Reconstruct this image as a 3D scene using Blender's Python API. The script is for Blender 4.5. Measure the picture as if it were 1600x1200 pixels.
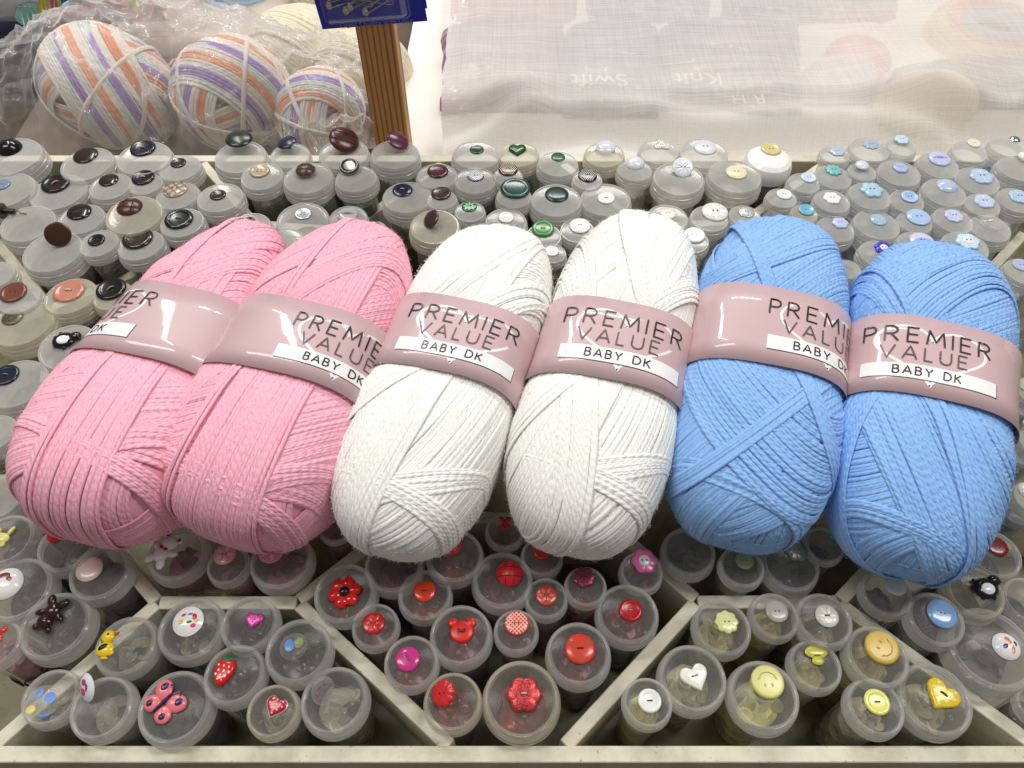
import bpy, math, random
import numpy as np
from mathutils import Vector, Matrix, noise as mnoise
scene = bpy.context.scene
for o in list(bpy.data.objects): bpy.data.objects.remove(o)
C = scene.collection
R = math.radians
# ------------------------------------------------------------------ camera
H = 0.45; PITCH = R(54); F = 1202.0
cam = bpy.data.cameras.new('camera'); co = bpy.data.objects.new('camera', cam); C.objects.link(co)
co.location = (0, 0, H); co.rotation_euler = (math.pi/2 - PITCH, 0, 0)
cam.sensor_width = 36; cam.lens = 36*F/1600; cam.clip_start = 0.01; cam.clip_end = 50
scene.camera = co
# ------------------------------------------------------------------ light
w = bpy.data.worlds.new('World'); scene.world = w; w.use_nodes = True
bg = w.node_tree.nodes['Background']; bg.inputs[0].default_value = (1.0, .98, .955, 1); bg.inputs[1].default_value = .21
def area(name, loc, tgt, sx, sy, power, col=(1, .975, .935)):
    l = bpy.data.lights.new(name, 'AREA'); l.shape = 'RECTANGLE'; l.size = sx; l.size_y = sy; l.energy = power; l.color = col
    o = bpy.data.objects.new(name, l); C.objects.link(o); o.location = loc
    o.rotation_euler = (Vector(tgt) - Vector(loc)).to_track_quat('-Z', 'Y').to_euler(); return o
strip = area('ceiling_lamp', (-.92, 1.9, 1.9), (0, 0, 0), .09, 1.5, 20); strip.rotation_euler = (0, 0, R(30))
area('ceiling_lamp', (1.05, .55, 2.05), (0, .6, 0), .30, 1.2, 22)
area('ceiling_lamp', (-1.05, .5, 2.1), (0, .6, 0), .30, 1.2, 17)
area('ceiling_lamp', (.2, 2.6, 2.2), (0, .8, 0), 1.5, .3, 36)
scene.view_settings.view_transform = 'Standard'; scene.view_settings.look = 'None'
scene.view_settings.exposure = 0; scene.view_settings.gamma = 1; scene.view_settings.use_curve_mapping = False
scene.render.engine = 'CYCLES'
scene.cycles.transparent_max_bounces = 18; scene.cycles.max_bounces = 7

# ------------------------------------------------------------------ pixel -> place
CF = np.array([0, math.cos(PITCH), -math.sin(PITCH)]); CU = np.array([0, math.sin(PITCH), math.cos(PITCH)]); CX = np.array([1., 0, 0])
def ray(px, py): return CF + CX*(px-800)/F + CU*(600-py)/F
def at(px, py, z=0.0):
    d = ray(px, py); t = (z-H)/d[2]; return Vector((d[0]*t, d[1]*t, z))
def at_g(px, py, g):
    d = ray(px, py); t = g/d[1]; return Vector((d[0]*t, g, H+d[2]*t))
def depth(p): return float(np.dot(np.array([p[0], p[1], p[2]-H]), CF))
def proj(P):
    P = np.asarray(P, float) - np.array([0, 0, H]); z = P@CF
    return np.stack([800+F*(P@CX)/z, 600-F*(P@CU)/z], -1)

# ------------------------------------------------------------------ materials
def lin(c):
    return tuple((v/255/12.92 if v/255 <= .04045 else ((v/255+.055)/1.055)**2.4) for v in c)
_m = {}
def nodes(name):
    m = bpy.data.materials.new(name); m.use_nodes = True
    return m, m.node_tree.nodes, m.node_tree.links, m.node_tree.nodes['Principled BSDF']
def N(nt, t, **k):
    n = nt.new(t)
    for a, b in k.items():
        if hasattr(n, a): setattr(n, a, b)
        else: n.inputs[a].default_value = b
    return n
def coloured(nt, ln, bs, c, var, scale, coord='Object'):
    tc = nt.new('ShaderNodeTexCoord'); no = N(nt, 'ShaderNodeTexNoise', Scale=scale, Detail=4.0)
    ln.new(tc.outputs[coord], no.inputs['Vector'])
    mx = nt.new('ShaderNodeMix'); mx.data_type = 'RGBA'
    mx.inputs[6].default_value = (*[v*(1-var) for v in c], 1); mx.inputs[7].default_value = (*[min(1, v*(1+var)) for v in c], 1)
    ln.new(no.outputs['Fac'], mx.inputs[0]); ln.new(mx.outputs[2], bs.inputs['Base Color'])
    return tc, no
def plastic(c, rough=.22, var=.12, metal=0, spark=0):
    key = ('p', tuple(c), rough, var, metal, spark)
    if key in _m: return _m[key]
    m, nt, ln, bs = nodes('button_plastic'); col = lin(c)
    tc, no = coloured(nt, ln, bs, col, var, 160)
    bs.inputs['Roughness'].default_value = rough; bs.inputs['Metallic'].default_value = metal
    if spark:
        vo = N(nt, 'ShaderNodeTexVoronoi', Scale=2600.0); ln.new(tc.outputs['Object'], vo.inputs['Vector'])
        mr = N(nt, 'ShaderNodeMapRange'); mr.inputs[1].default_value = .0; mr.inputs[2].default_value = 1
        hs = nt.new('ShaderNodeMix'); hs.data_type = 'RGBA'
        hs.inputs[6].default_value = (*[v*.35 for v in col], 1); hs.inputs[7].default_value = (*[min(1, v*1.6+.12) for v in col], 1)
        sp = nt.new('ShaderNodeSeparateColor'); ln.new(vo.outputs['Color'], sp.inputs[0])
        ln.new(sp.outputs[0], hs.inputs[0]); ln.new(hs.outputs[2], bs.inputs['Base Color'])
        bs.inputs['Metallic'].default_value = .5; bs.inputs['Roughness'].default_value = .3
        nm = N(nt, 'ShaderNodeBump', Strength=.8, Distance=.0006); ln.new(sp.outputs[1], nm.inputs['Height']); ln.new(nm.outputs[0], bs.inputs['Normal'])
    else:
        bp = N(nt, 'ShaderNodeBump', Strength=.12, Distance=.0004); ln.new(no.outputs['Fac'], bp.inputs['Height']); ln.new(bp.outputs[0], bs.inputs['Normal'])
    _m[key] = m; return m
def see_through(name, col, fac, rough=.3, spec=.5, scratch=300, tint=(1, 1, 1), transl=.35):
    """frosted or clear film / moulding: part passes straight through, part scatters, plus gloss"""
    m, nt, ln, bs = nodes(name); out = nt['Material Output']
    tc, no = coloured(nt, ln, bs, col, .06, 60)
    bs.inputs['Roughness'].default_value = rough; bs.inputs['Specular IOR Level'].default_value = spec
    tl = N(nt, 'ShaderNodeBsdfTranslucent'); tl.inputs[0].default_value = (*col, 1)
    tr = N(nt, 'ShaderNodeBsdfTransparent'); tr.inputs[0].default_value = (*tint, 1)
    m1 = nt.new('ShaderNodeMixShader'); m1.inputs[0].default_value = transl
    ln.new(bs.outputs[0], m1.inputs[1]); ln.new(tl.outputs[0], m1.inputs[2])
    m2 = nt.new('ShaderNodeMixShader')
    n2 = N(nt, 'ShaderNodeTexNoise', Scale=float(scratch), Detail=6.0); ln.new(tc.outputs['Object'], n2.inputs['Vector'])
    mr = N(nt, 'ShaderNodeMapRange'); mr.inputs[3].default_value = fac-.07; mr.inputs[4].default_value = fac+.07; ln.new(n2.outputs['Fac'], mr.inputs[0])
    fr = N(nt, 'ShaderNodeLayerWeight', Blend=.25); ad = N(nt, 'ShaderNodeMath', operation='MULTIPLY_ADD', use_clamp=True)
    ad.inputs[1].default_value = .55; ln.new(fr.outputs['Facing'], ad.inputs[0]); ln.new(mr.outputs[0], ad.inputs[2])
    ln.new(ad.outputs[0], m2.inputs[0]); ln.new(tr.outputs[0], m2.inputs[1]); ln.new(m1.outputs[0], m2.inputs[2])
    bp = N(nt, 'ShaderNodeBump', Strength=.15, Distance=.0005); ln.new(n2.outputs['Fac'], bp.inputs['Height']); ln.new(bp.outputs[0], bs.inputs['Normal'])
    ln.new(m2.outputs[0], out.inputs[0]); return m
def crinkle(m, scale=26, dist=.012, strength=.55):
    nt, ln = m.node_tree.nodes, m.node_tree.links; bs = nt['Principled BSDF']; tc = nt.new('ShaderNodeTexCoord')
    no = N(nt, 'ShaderNodeTexNoise', Scale=scale*.6, Detail=3.0); ln.new(tc.outputs['Object'], no.inputs['Vector'])
    mx = nt.new('ShaderNodeMix'); mx.data_type = 'RGBA'; mx.blend_type = 'LINEAR_LIGHT'; mx.inputs[0].default_value = .12
    ln.new(tc.outputs['Object'], mx.inputs[6]); ln.new(no.outputs['Color'], mx.inputs[7])
    v = N(nt, 'ShaderNodeTexVoronoi', Scale=float(scale)); v.feature = 'DISTANCE_TO_EDGE'; ln.new(mx.outputs[2], v.inputs['Vector'])
    v2 = N(nt, 'ShaderNodeTexVoronoi', Scale=float(scale)*2.6); ln.new(mx.outputs[2], v2.inputs['Vector'])
    ad = N(nt, 'ShaderNodeMath', operation='MULTIPLY_ADD'); ad.inputs[1].default_value = .12; ln.new(v2.outputs['Distance'], ad.inputs[0]); ln.new(v.outputs['Distance'], ad.inputs[2])
    bp = N(nt, 'ShaderNodeBump', Strength=strength, Distance=dist); ln.new(ad.outputs[0], bp.inputs['Height']); ln.new(bp.outputs[0], bs.inputs['Normal']); return m
def lid_mat(k):
    if ('lid', k) not in _m:
        c = {'n': (.60, .59, .57), 'c': (.58, .60, .63), 'w': (.64, .61, .52)}[k]
        _m['lid', k] = see_through('frosted_lid_plastic', c, .17, .14, .6, 240)
    return _m['lid', k]
def skirt_mat(k, back=0):
    if ('skirt', k, back) not in _m:
        c = {'n': (.78, .77, .74), 'c': (.75, .77, .80), 'w': (.80, .76, .62)}[k]
        _m['skirt', k, back] = see_through('frosted_lid_rim', c, .29 if not back else .40, .13, .7, 200)
    return _m['skirt', k, back]
def body_mat():
    if 'body' not in _m: _m['body'] = see_through('cloudy_jar_plastic', (.6, .6, .56), .07, .2, .5, 120)
    return _m['body']
ZONE = {'dk': ((22, 19, 17), (84, 72, 62)), 'pl': ((150, 146, 128), (205, 200, 185)), 'bl': ((120, 130, 140), (190, 195, 200)), 'rd': ((46, 5, 8), (132, 16, 20)),
        'yl': ((96, 90, 34), (186, 176, 84)), 'ol': ((60, 58, 34), (180, 176, 130)), 'pk': ((54, 30, 36), (180, 110, 120)), 'gy': ((34, 33, 35), (120, 116, 112)), 'gn': ((50, 52, 40), (112, 110, 88)), 'yb': ((120, 112, 40), (226, 218, 120)), 'fr': ((44, 43, 36), (150, 146, 120))}
def fill_mat(z):
    if ('fill', z) not in _m:
        m, nt, ln, bs = nodes('loose_button_fill'); tc = nt.new('ShaderNodeTexCoord')
        vo = N(nt, 'ShaderNodeTexVoronoi', Scale=130.0); ln.new(tc.outputs['Object'], vo.inputs['Vector'])
        sp = nt.new('ShaderNodeSeparateColor'); ln.new(vo.outputs['Color'], sp.inputs[0])
        mx = nt.new('ShaderNodeMix'); mx.data_type = 'RGBA'; mx.inputs[6].default_value = (*lin(ZONE[z][0]), 1); mx.inputs[7].default_value = (*lin(ZONE[z][1]), 1)
        ln.new(sp.outputs[0], mx.inputs[0]); ln.new(mx.outputs[2], bs.inputs['Base Color']); bs.inputs['Roughness'].default_value = .35
        bp = N(nt, 'ShaderNodeBump', Strength=.8, Distance=.003); ln.new(vo.outputs['Distance'], bp.inputs['Height']); ln.new(bp.outputs[0], bs.inputs['Normal'])
        _m['fill', z] = m
    return _m['fill', z]
def paint_mat(name, c, grime, rough=.45):
    m, nt, ln, bs = nodes(name); tc = nt.new('ShaderNodeTexCoord')
    n1 = N(nt, 'ShaderNodeTexNoise', Scale=28.0, Detail=8.0, Roughness=.7); n2 = N(nt, 'ShaderNodeTexNoise', Scale=420.0, Detail=3.0)
    ln.new(tc.outputs['Object'], n1.inputs['Vector']); ln.new(tc.outputs['Object'], n2.inputs['Vector'])
    r1 = nt.new('ShaderNodeValToRGB'); r1.color_ramp.elements[0].position = .33; r1.color_ramp.elements[1].position = .55
    r1.color_ramp.elements[0].color = (*grime, 1); r1.color_ramp.elements[1].color = (*c, 1); ln.new(n1.outputs['Fac'], r1.inputs[0])
    r2 = nt.new('ShaderNodeValToRGB'); r2.color_ramp.elements[0].position = .26; r2.color_ramp.elements[1].position = .34
    r2.color_ramp.elements[0].color = (.16, .13, .09, 1); r2.color_ramp.elements[1].color = (1, 1, 1, 1); ln.new(n2.outputs['Fac'], r2.inputs[0])
    mx = nt.new('ShaderNodeMix'); mx.data_type = 'RGBA'; mx.blend_type = 'MULTIPLY'; mx.inputs[0].default_value = .55
    ln.new(r1.outputs[0], mx.inputs[6]); ln.new(r2.outputs[0], mx.inputs[7]); ln.new(mx.outputs[2], bs.inputs['Base Color'])
    bs.inputs['Roughness'].default_value = rough
    bp = N(nt, 'ShaderNodeBump', Strength=.25, Distance=.0006); ln.new(n1.outputs['Fac'], bp.inputs['Height']); ln.new(bp.outputs[0], bs.inputs['Normal'])
    return m
def yarn_mat(c=None, sat=.05):
    m, nt, ln, bs = nodes('twisted_yarn'); tc = nt.new('ShaderNodeTexCoord')
    uv = nt.new('ShaderNodeSeparateXYZ'); ln.new(tc.outputs['UV'], uv.inputs[0])
    # two plies twisting: crest = |sin(pi(2v + u))|
    ma = N(nt, 'ShaderNodeMath', operation='MULTIPLY_ADD'); ma.inputs[1].default_value = 2.0; ln.new(uv.outputs[1], ma.inputs[0]); ln.new(uv.outputs[0], ma.inputs[2])
    mp = N(nt, 'ShaderNodeMath', operation='MULTIPLY'); mp.inputs[1].default_value = math.pi; ln.new(ma.outputs[0], mp.inputs[0])
    sn = N(nt, 'ShaderNodeMath', operation='SINE'); ln.new(mp.outputs[0], sn.inputs[0]); ab = N(nt, 'ShaderNodeMath', operation='ABSOLUTE'); ln.new(sn.outputs[0], ab.inputs[0])
    no = N(nt, 'ShaderNodeTexNoise', Scale=900.0, Detail=4.0); ln.new(tc.outputs['Object'], no.inputs['Vector'])
    su = N(nt, 'ShaderNodeMath', operation='MULTIPLY_ADD'); su.inputs[1].default_value = .8; ln.new(no.outputs['Fac'], su.inputs[0]); ln.new(ab.outputs[0], su.inputs[2])
    bp = N(nt, 'ShaderNodeBump', Strength=.45, Distance=.0006); ln.new(su.outputs[0], bp.inputs['Height']); ln.new(bp.outputs[0], bs.inputs['Normal'])
    n2 = N(nt, 'ShaderNodeTexNoise', Scale=70.0, Detail=3.0); ln.new(tc.outputs['Object'], n2.inputs['Vector'])
    mx = nt.new('ShaderNodeMix'); mx.data_type = 'RGBA'; ln.new(n2.outputs['Fac'], mx.inputs[0])
    if c is not None:
        mx.inputs[6].default_value = (*[v*(1-sat) for v in c], 1); mx.inputs[7].default_value = (*[min(1, v*(1+sat*.6)) for v in c], 1)
    else:
        at_ = nt.new('ShaderNodeAttribute'); at_.attribute_name = 'dye'
        ln.new(at_.outputs['Color'], mx.inputs[6]); ln.new(at_.outputs['Color'], mx.inputs[7])
    ln.new(mx.outputs[2], bs.inputs['Base Color'])
    bs.inputs['Roughness'].default_value = .62; bs.inputs['Specular IOR Level'].default_value = .3
    pass
    bs.inputs['Sheen Weight'].default_value = .25; bs.inputs['Sheen Roughness'].default_value = .4
    return m
def fibre_mat(ym):
    m, nt, ln, bs = nodes('stray_fibre'); mx = [n for n in ym.node_tree.nodes if n.type == 'MIX'][-1]
    c = mx.inputs[7].default_value[:] if not mx.inputs[7].is_linked else (.8, .74, .7, 1)
    tl = nt.new('ShaderNodeBsdfTranslucent'); tl.inputs[0].default_value = c; bs.inputs['Base Color'].default_value = c; bs.inputs['Roughness'].default_value = .7
    m1 = nt.new('ShaderNodeMixShader'); ln.new(bs.outputs[0], m1.inputs[1]); ln.new(tl.outputs[0], m1.inputs[2]); ln.new(m1.outputs[0], nt['Material Output'].inputs[0]); return m
def cloth_mat(name, c, alpha=1.0, weave=900, rough=.9):
    m, nt, ln, bs = nodes(name); out = nt['Material Output']
    tc, no = coloured(nt, ln, bs, c, .05, 12); bs.inputs['Roughness'].default_value = rough; bs.inputs['Specular IOR Level'].default_value = .15
    w1 = N(nt, 'ShaderNodeTexWave', Scale=float(weave)*.3, Distortion=1.5); w1.bands_direction = 'Y'
    w2 = N(nt, 'ShaderNodeTexWave', Scale=float(weave)*.3, Distortion=1.5); w2.bands_direction = 'X'
    for q in (w1, w2): q.inputs['Detail'].default_value = 2; ln.new(tc.outputs['Object'], q.inputs['Vector'])
    s = N(nt, 'ShaderNodeMath', operation='MULTIPLY_ADD'); s.inputs[1].default_value = .5; ln.new(w2.outputs['Fac'], s.inputs[0]); ln.new(w1.outputs['Fac'], s.inputs[2])
    bp = N(nt, 'ShaderNodeBump', Strength=.15, Distance=.0004); ln.new(s.outputs[0], bp.inputs['Height']); ln.new(bp.outputs[0], bs.inputs['Normal'])
    if alpha < 1:
        mpn = nt.new('ShaderNodeMapping'); mpn.inputs['Scale'].default_value = (14, 800, 40); ln.new(tc.outputs['Object'], mpn.inputs['Vector'])
        n3 = N(nt, 'ShaderNodeTexNoise', Scale=1.0, Detail=3.0); ln.new(mpn.outputs[0], n3.inputs['Vector'])
        mpb = nt.new('ShaderNodeMapping'); mpb.inputs['Scale'].default_value = (700, 18, 40); ln.new(tc.outputs['Object'], mpb.inputs['Vector'])
        n4 = N(nt, 'ShaderNodeTexNoise', Scale=1.0, Detail=3.0); ln.new(mpb.outputs[0], n4.inputs['Vector'])
        av = N(nt, 'ShaderNodeMath', operation='MULTIPLY_ADD'); av.inputs[1].default_value = .6; ln.new(n4.outputs['Fac'], av.inputs[0]); ln.new(n3.outputs['Fac'], av.inputs[2])
        mr = N(nt, 'ShaderNodeMapRange'); mr.inputs[1].default_value = .5; mr.inputs[2].default_value = 1.1; mr.inputs[3].default_value = alpha-.13; mr.inputs[4].default_value = alpha+.13; ln.new(av.outputs[0], mr.inputs[0])
        tl = N(nt, 'ShaderNodeBsdfTranslucent'); tl.inputs[0].default_value = (*c, 1); tr = nt.new('ShaderNodeBsdfTransparent')
        m1 = nt.new('ShaderNodeMixShader'); m1.inputs[0].default_value = .35; ln.new(bs.outputs[0], m1.inputs[1]); ln.new(tl.outputs[0], m1.inputs[2])
        m2 = nt.new('ShaderNodeMixShader'); ln.new(mr.outputs[0], m2.inputs[0]); ln.new(tr.outputs[0], m2.inputs[1]); ln.new(m1.outputs[0], m2.inputs[2]); ln.new(m2.outputs[0], out.inputs[0])
    return m
def wood_mat():
    m, nt, ln, bs = nodes('pine_wood'); tc = nt.new('ShaderNodeTexCoord')
    mp = nt.new('ShaderNodeMapping'); mp.inputs['Scale'].default_value = (1, 1, .06); ln.new(tc.outputs['Object'], mp.inputs['Vector'])
    wv = N(nt, 'ShaderNodeTexWave', Scale=62.0, Distortion=6.0); wv.inputs['Detail'].default_value = 3; wv.inputs['Detail Scale'].default_value = .6; wv.bands_direction = 'X'
    ln.new(mp.outputs[0], wv.inputs['Vector'])
    r = nt.new('ShaderNodeValToRGB'); r.color_ramp.elements[0].color = (*lin((190, 140, 80)), 1); r.color_ramp.elements[1].color = (*lin((140, 90, 42)), 1)
    r.color_ramp.elements[0].position = .5; r.color_ramp.elements[1].position = .98; ln.new(wv.outputs['Fac'], r.inputs[0]); ln.new(r.outputs[0], bs.inputs['Base Color'])
    bs.inputs['Roughness'].default_value = .5; return m
def ink(c, name='printing_ink', rough=.3):
    key = ('ink', c, rough)
    if key not in _m:
        m, nt, ln, bs = nodes(name); coloured(nt, ln, bs, lin(c), .05, 200); bs.inputs['Roughness'].default_value = rough; _m[key] = m
    return _m[key]
def paper_mat():
    m, nt, ln, bs = nodes('glossy_label_paper'); tc, no = coloured(nt, ln, bs, lin((202, 172, 175)), .05, 40)
    bs.inputs['Roughness'].default_value = .42; bs.inputs['Coat Weight'].default_value = .6; bs.inputs['Coat Roughness'].default_value = .055
    n2 = N(nt, 'ShaderNodeTexNoise', Scale=22.0, Detail=2.0); ln.new(tc.outputs['Object'], n2.inputs['Vector'])
    bp = N(nt, 'ShaderNodeBump', Strength=.12, Distance=.003); ln.new(n2.outputs['Fac'], bp.inputs['Height'])
    ln.new(bp.outputs[0], bs.inputs['Normal']); ln.new(bp.outputs[0], bs.inputs['Coat Normal']); return m

# ------------------------------------------------------------------ mesh helper
class MB:
    def __init__(s): s.v = []; s.f = []; s.m = []; s.mats = []; s.M = Matrix.Identity(4)
    def mi(s, mat):
        if mat not in s.mats: s.mats.append(mat)
        return s.mats.index(mat)
    def add(s, vs, fs, mat):
        o = len(s.v); k = s.mi(mat)
        s.v += [tuple(s.M @ Vector(p)) for p in vs]; s.f += [tuple(i+o for i in f) for f in fs]; s.m += [k]*len(fs)
    def lathe(s, prof, mat, seg=32, warp=None):
        vs = []; fs = []; n = len(prof)
        for j in range(seg):
            a = 2*math.pi*j/seg; k = warp(a) if warp else 1
            for r, z in prof: vs.append((r*k*math.cos(a), r*k*math.sin(a), z))
        for j in range(seg):
            j2 = (j+1) % seg
            for i in range(n-1):
                if prof[i][0] < 1e-7: fs.append((j*n, j*n+i+1, j2*n+i+1))
                elif prof[i+1][0] < 1e-7: fs.append((j*n+i, j*n+i+1, j2*n+i))
                else: fs.append((j*n+i, j*n+i+1, j2*n+i+1, j2*n+i))
        fs = [f[::-1] if prof[0][1] < prof[-1][1] - 9 else f for f in fs]
        s.add(vs, fs, mat)
    def pillow(s, out, mat, h, bev=.12, z0=0, c=None):
        """outline given a rounded-over thick top"""
        n = len(out); cx = sum(p[0] for p in out)/n if c is None else c[0]; cy = sum(p[1] for p in out)/n if c is None else c[1]
        vs = []; fs = []
        for k, z in ((1, 0), (1, h*.55), (1-bev*.4, h*.86), (1-bev, h), (.4, h*1.06)):
            vs += [(cx+(x-cx)*k, cy+(y-cy)*k, z0+z) for x, y in out]
        for L in range(4):
            for i in range(n):
                j = (i+1) % n; fs.append((L*n+i, L*n+j, (L+1)*n+j, (L+1)*n+i))
        fs.append(tuple(range(4*n, 5*n))); s.add(vs, fs, mat)
    def ell(s, c, r, mat, seg=16, rings=9, rot=0):
        vs = []; fs = []; ca, sa = math.cos(rot), math.sin(rot)
        for i in range(rings+1):
            t = math.pi*i/rings
            for j in range(seg):
                a = 2*math.pi*j/seg; x = r[0]*math.sin(t)*math.cos(a); y = r[1]*math.sin(t)*math.sin(a)
                vs.append((c[0]+x*ca-y*sa, c[1]+x*sa+y*ca, c[2]+r[2]*math.cos(t)))
        for i in range(rings):
            for j in range(seg):
                k = (j+1) % seg; fs.append((i*seg+j, (i+1)*seg+j, (i+1)*seg+k, i*seg+k))
        s.add(vs, fs, mat)
    def tube(s, path, r, mat, seg=6, closed=False):
        P = [Vector(p) for p in path]; n = len(P); vs = []; fs = []; up = Vector((.13, .21, .97))
        for i, p in enumerate(P):
            t = (P[(i+1) % n] if closed or i < n-1 else p) - (P[i-1] if closed or i else p)
            if t.length < 1e-9: t = Vector((1, 0, 0))
            t.normalize(); b = t.cross(up)
            if b.length < 1e-3: b = t.cross(Vector((1, 0, 0)))
            b.normalize(); q = b.cross(t); rr = r[i] if isinstance(r, (list, tuple)) else r
            for j in range(seg):
                a = 2*math.pi*j/seg; vs.append(tuple(p + b*(rr*math.cos(a)) + q*(rr*math.sin(a))))
        for i in range(n if closed else n-1):
            k = (i+1) % n
            for j in range(seg): l = (j+1) % seg; fs.append((i*seg+j, i*seg+l, k*seg+l, k*seg+j))
        if not closed: fs += [tuple(range(seg)), tuple(range((n-1)*seg, n*seg))[::-1]]
        s.add(vs, fs, mat)
    def box(s, a, b, mat):
        x0, y0, z0 = a; x1, y1, z1 = b
        s.add([(x0, y0, z0), (x1, y0, z0), (x1, y1, z0), (x0, y1, z0), (x0, y0, z1), (x1, y0, z1), (x1, y1, z1), (x0, y1, z1)],
              [(3, 2, 1, 0), (4, 5, 6, 7), (0, 1, 5, 4), (1, 2, 6, 5), (2, 3, 7, 6), (3, 0, 4, 7)], mat)
    def build(s, name, parent=None, loc=(0, 0, 0), sharp=38, bevel=0):
        me = bpy.data.meshes.new(name); me.from_pydata(s.v, [], s.f)
        for m in s.mats: me.materials.append(m)
        me.polygons.foreach_set('material_index', s.m); me.polygons.foreach_set('use_smooth', [True]*len(s.f)); me.update()
        if sharp: me.set_sharp_from_angle(angle=R(sharp))
        o = bpy.data.objects.new(name, me); C.objects.link(o); o.location = loc
        if parent: o.parent = parent
        if bevel:
            b = o.modifiers.new('edge', 'BEVEL'); b.width = bevel; b.segments = 2
        return o
def grid_mesh(name, fn, nu, nv, mat, parent=None, thick=0):
    vs = [fn(i/(nu-1), j/(nv-1)) for j in range(nv) for i in range(nu)]
    fs = [(j*nu+i, j*nu+i+1, (j+1)*nu+i+1, (j+1)*nu+i) for j in range(nv-1) for i in range(nu-1)]
    me = bpy.data.meshes.new(name); me.from_pydata(vs, [], fs); me.materials.append(mat)
    me.polygons.foreach_set('use_smooth', [True]*len(fs)); me.update()
    o = bpy.data.objects.new(name, me); C.objects.link(o)
    if parent: o.parent = parent
    if thick:
        md = o.modifiers.new('thickness', 'SOLIDIFY'); md.thickness = thick
    return o
def tag(o, label, cat, group=None, kind=None):
    if label: o['label'] = label
    if cat: o['category'] = cat
    if group: o['group'] = group
    if kind: o['kind'] = kind
    return o
def empty(name, loc, label, cat, group=None):
    o = bpy.data.objects.new(name, None); C.objects.link(o); o.location = loc; o.empty_display_size = .01
    return tag(o, label, cat, group)

# ------------------------------------------------------------------ setting: table under everything
FLOOR = -.066
tb = MB(); tb.add([(-3, -1.5, 0), (3, -1.5, 0), (3, 4, 0), (-3, 4, 0)], [(0, 1, 2, 3)], paint_mat('dark_table_top', lin((92, 72, 52)), lin((70, 52, 36))))
tag(tb.build('table_top', None, (0, 0, FLOOR-.008)), None, None, None, 'structure')

# ------------------------------------------------------------------ tray with dividers
cream = paint_mat('cream_painted_wood', lin((212, 208, 187)), lin((186, 179, 152)))
inner = paint_mat('tray_lining', lin((122, 116, 84)), lin((84, 78, 54)))
tray = empty('divided_tray', (0, .33, FLOOR), 'cream painted wooden tray with angled dividers holding all the button jars', 'tray')
def part_box(name, a, b, mat, bevel=.0008):
    c = [(p+q)/2 for p, q in zip(a, b)]; m = MB(); m.box([p-q for p, q in zip(a, c)], [p-q for p, q in zip(b, c)], mat)
    return m.build(name, tray, Vector(c)-tray.location, bevel=bevel)
YF = at(800, 1165).y; YF0 = at(800, 1192).y; YB = at(800, 252).y
part_box('front_board', (-.66, YF0, FLOOR), (.66, YF, 0), cream); part_box('back_board', (-.66, YB, FLOOR), (.66, YB+.009, 0), cream)
part_box('side_board', (-.66, YF, FLOOR), (-.65, YB, -.0004), cream); part_box('side_board', (.65, YF, FLOOR), (.66, YB, -.0004), cream)
part_box('base_panel', (-.649, YF+.001, FLOOR), (.649, YB-.001, FLOOR+.004), inner, 0)
nb = [0]
def divider(p, q, th=.0082):
    a, b = at(*p), at(*q); a.y = max(a.y, YF+.0005); b.y = min(b.y, YB-.0005); d = b-a; L = d.length; nb[0] += 1; top = -.0006-.0004*(nb[0] % 7)
    m = MB(); m.box((-L/2, -th/2, FLOOR+.004), (L/2, th/2, top), cream)
    o = m.build('divider', tray, (a+b)/2 - Vector((tray.location.x, tray.location.y, FLOOR)), bevel=.0007); o.location.z = -FLOOR; o.rotation_euler.z = math.atan2(d.y, d.x)
for p, q in [((-12, 1164), (243, 942)), ((247, 940), (462, 940)), ((466, 942), (702, 1164)), ((884, 1164), (1088, 940)), ((1092, 938), (1312, 937)), ((1316, 940), (1625, 1164)),
             ((243, 938), (60, 720)), ((466, 936), (640, 800)), ((1088, 934), (950, 815)), ((1316, 934), (1440, 800)), ((640, 800), (950, 815)), ((60, 720), (-160, 690)), ((1440, 800), (1760, 800)),
             ((316, 253), (398, 347)), ((398, 347), (540, 358)), ((540, 358), (690, 253)), ((880, 253), (1010, 352)), ((1010, 352), (1166, 340)), ((1166, 340), (1287, 253)),
             ((-10, 372), (78, 480)), ((78, 480), (398, 347)), ((78, 480), (60, 720)), ((1602, 362), (1530, 440)), ((540, 358), (560, 470)), ((1530, 440), (1440, 800))]:
    divider(p, q)

# ------------------------------------------------------------------ yarn balls
RNG = np.random.default_rng(7)
class Shape:
    def __init__(s, A, B, Cc, taper, pw=2.5, waist=None):
        s.A, s.B, s.C, s.t, s.pw, s.waist = A, B, Cc, taper, pw, waist
    def pos(s, D):
        r = (np.abs(D[..., 0]/s.A)**s.pw+np.abs(D[..., 1]/s.B)**s.pw+np.abs(D[..., 2]/s.C)**s.pw)**(-1/s.pw)
        P = D*r[..., None]; n = np.stack([np.sign(P[..., i])*np.abs(P[..., i]/a)**(s.pw-1)/a for i, a in enumerate((s.A, s.B, s.C))], -1)
        n /= np.linalg.norm(n, axis=-1, keepdims=True)
        k = s.scale(P[..., 1]); P[..., 0] *= k; P[..., 2] *= k; return P, n
    def scale(s, y):
        k = 1-s.t*y/s.B
        if s.waist: k = k*(1-s.waist[2]*np.exp(-np.abs((y-s.waist[0])/s.waist[1])**3))
        return k
    def section(s, y):
        return (np.maximum(1-np.abs(y/s.B)**s.pw, .02))**(1/s.pw)*s.scale(y)
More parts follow.
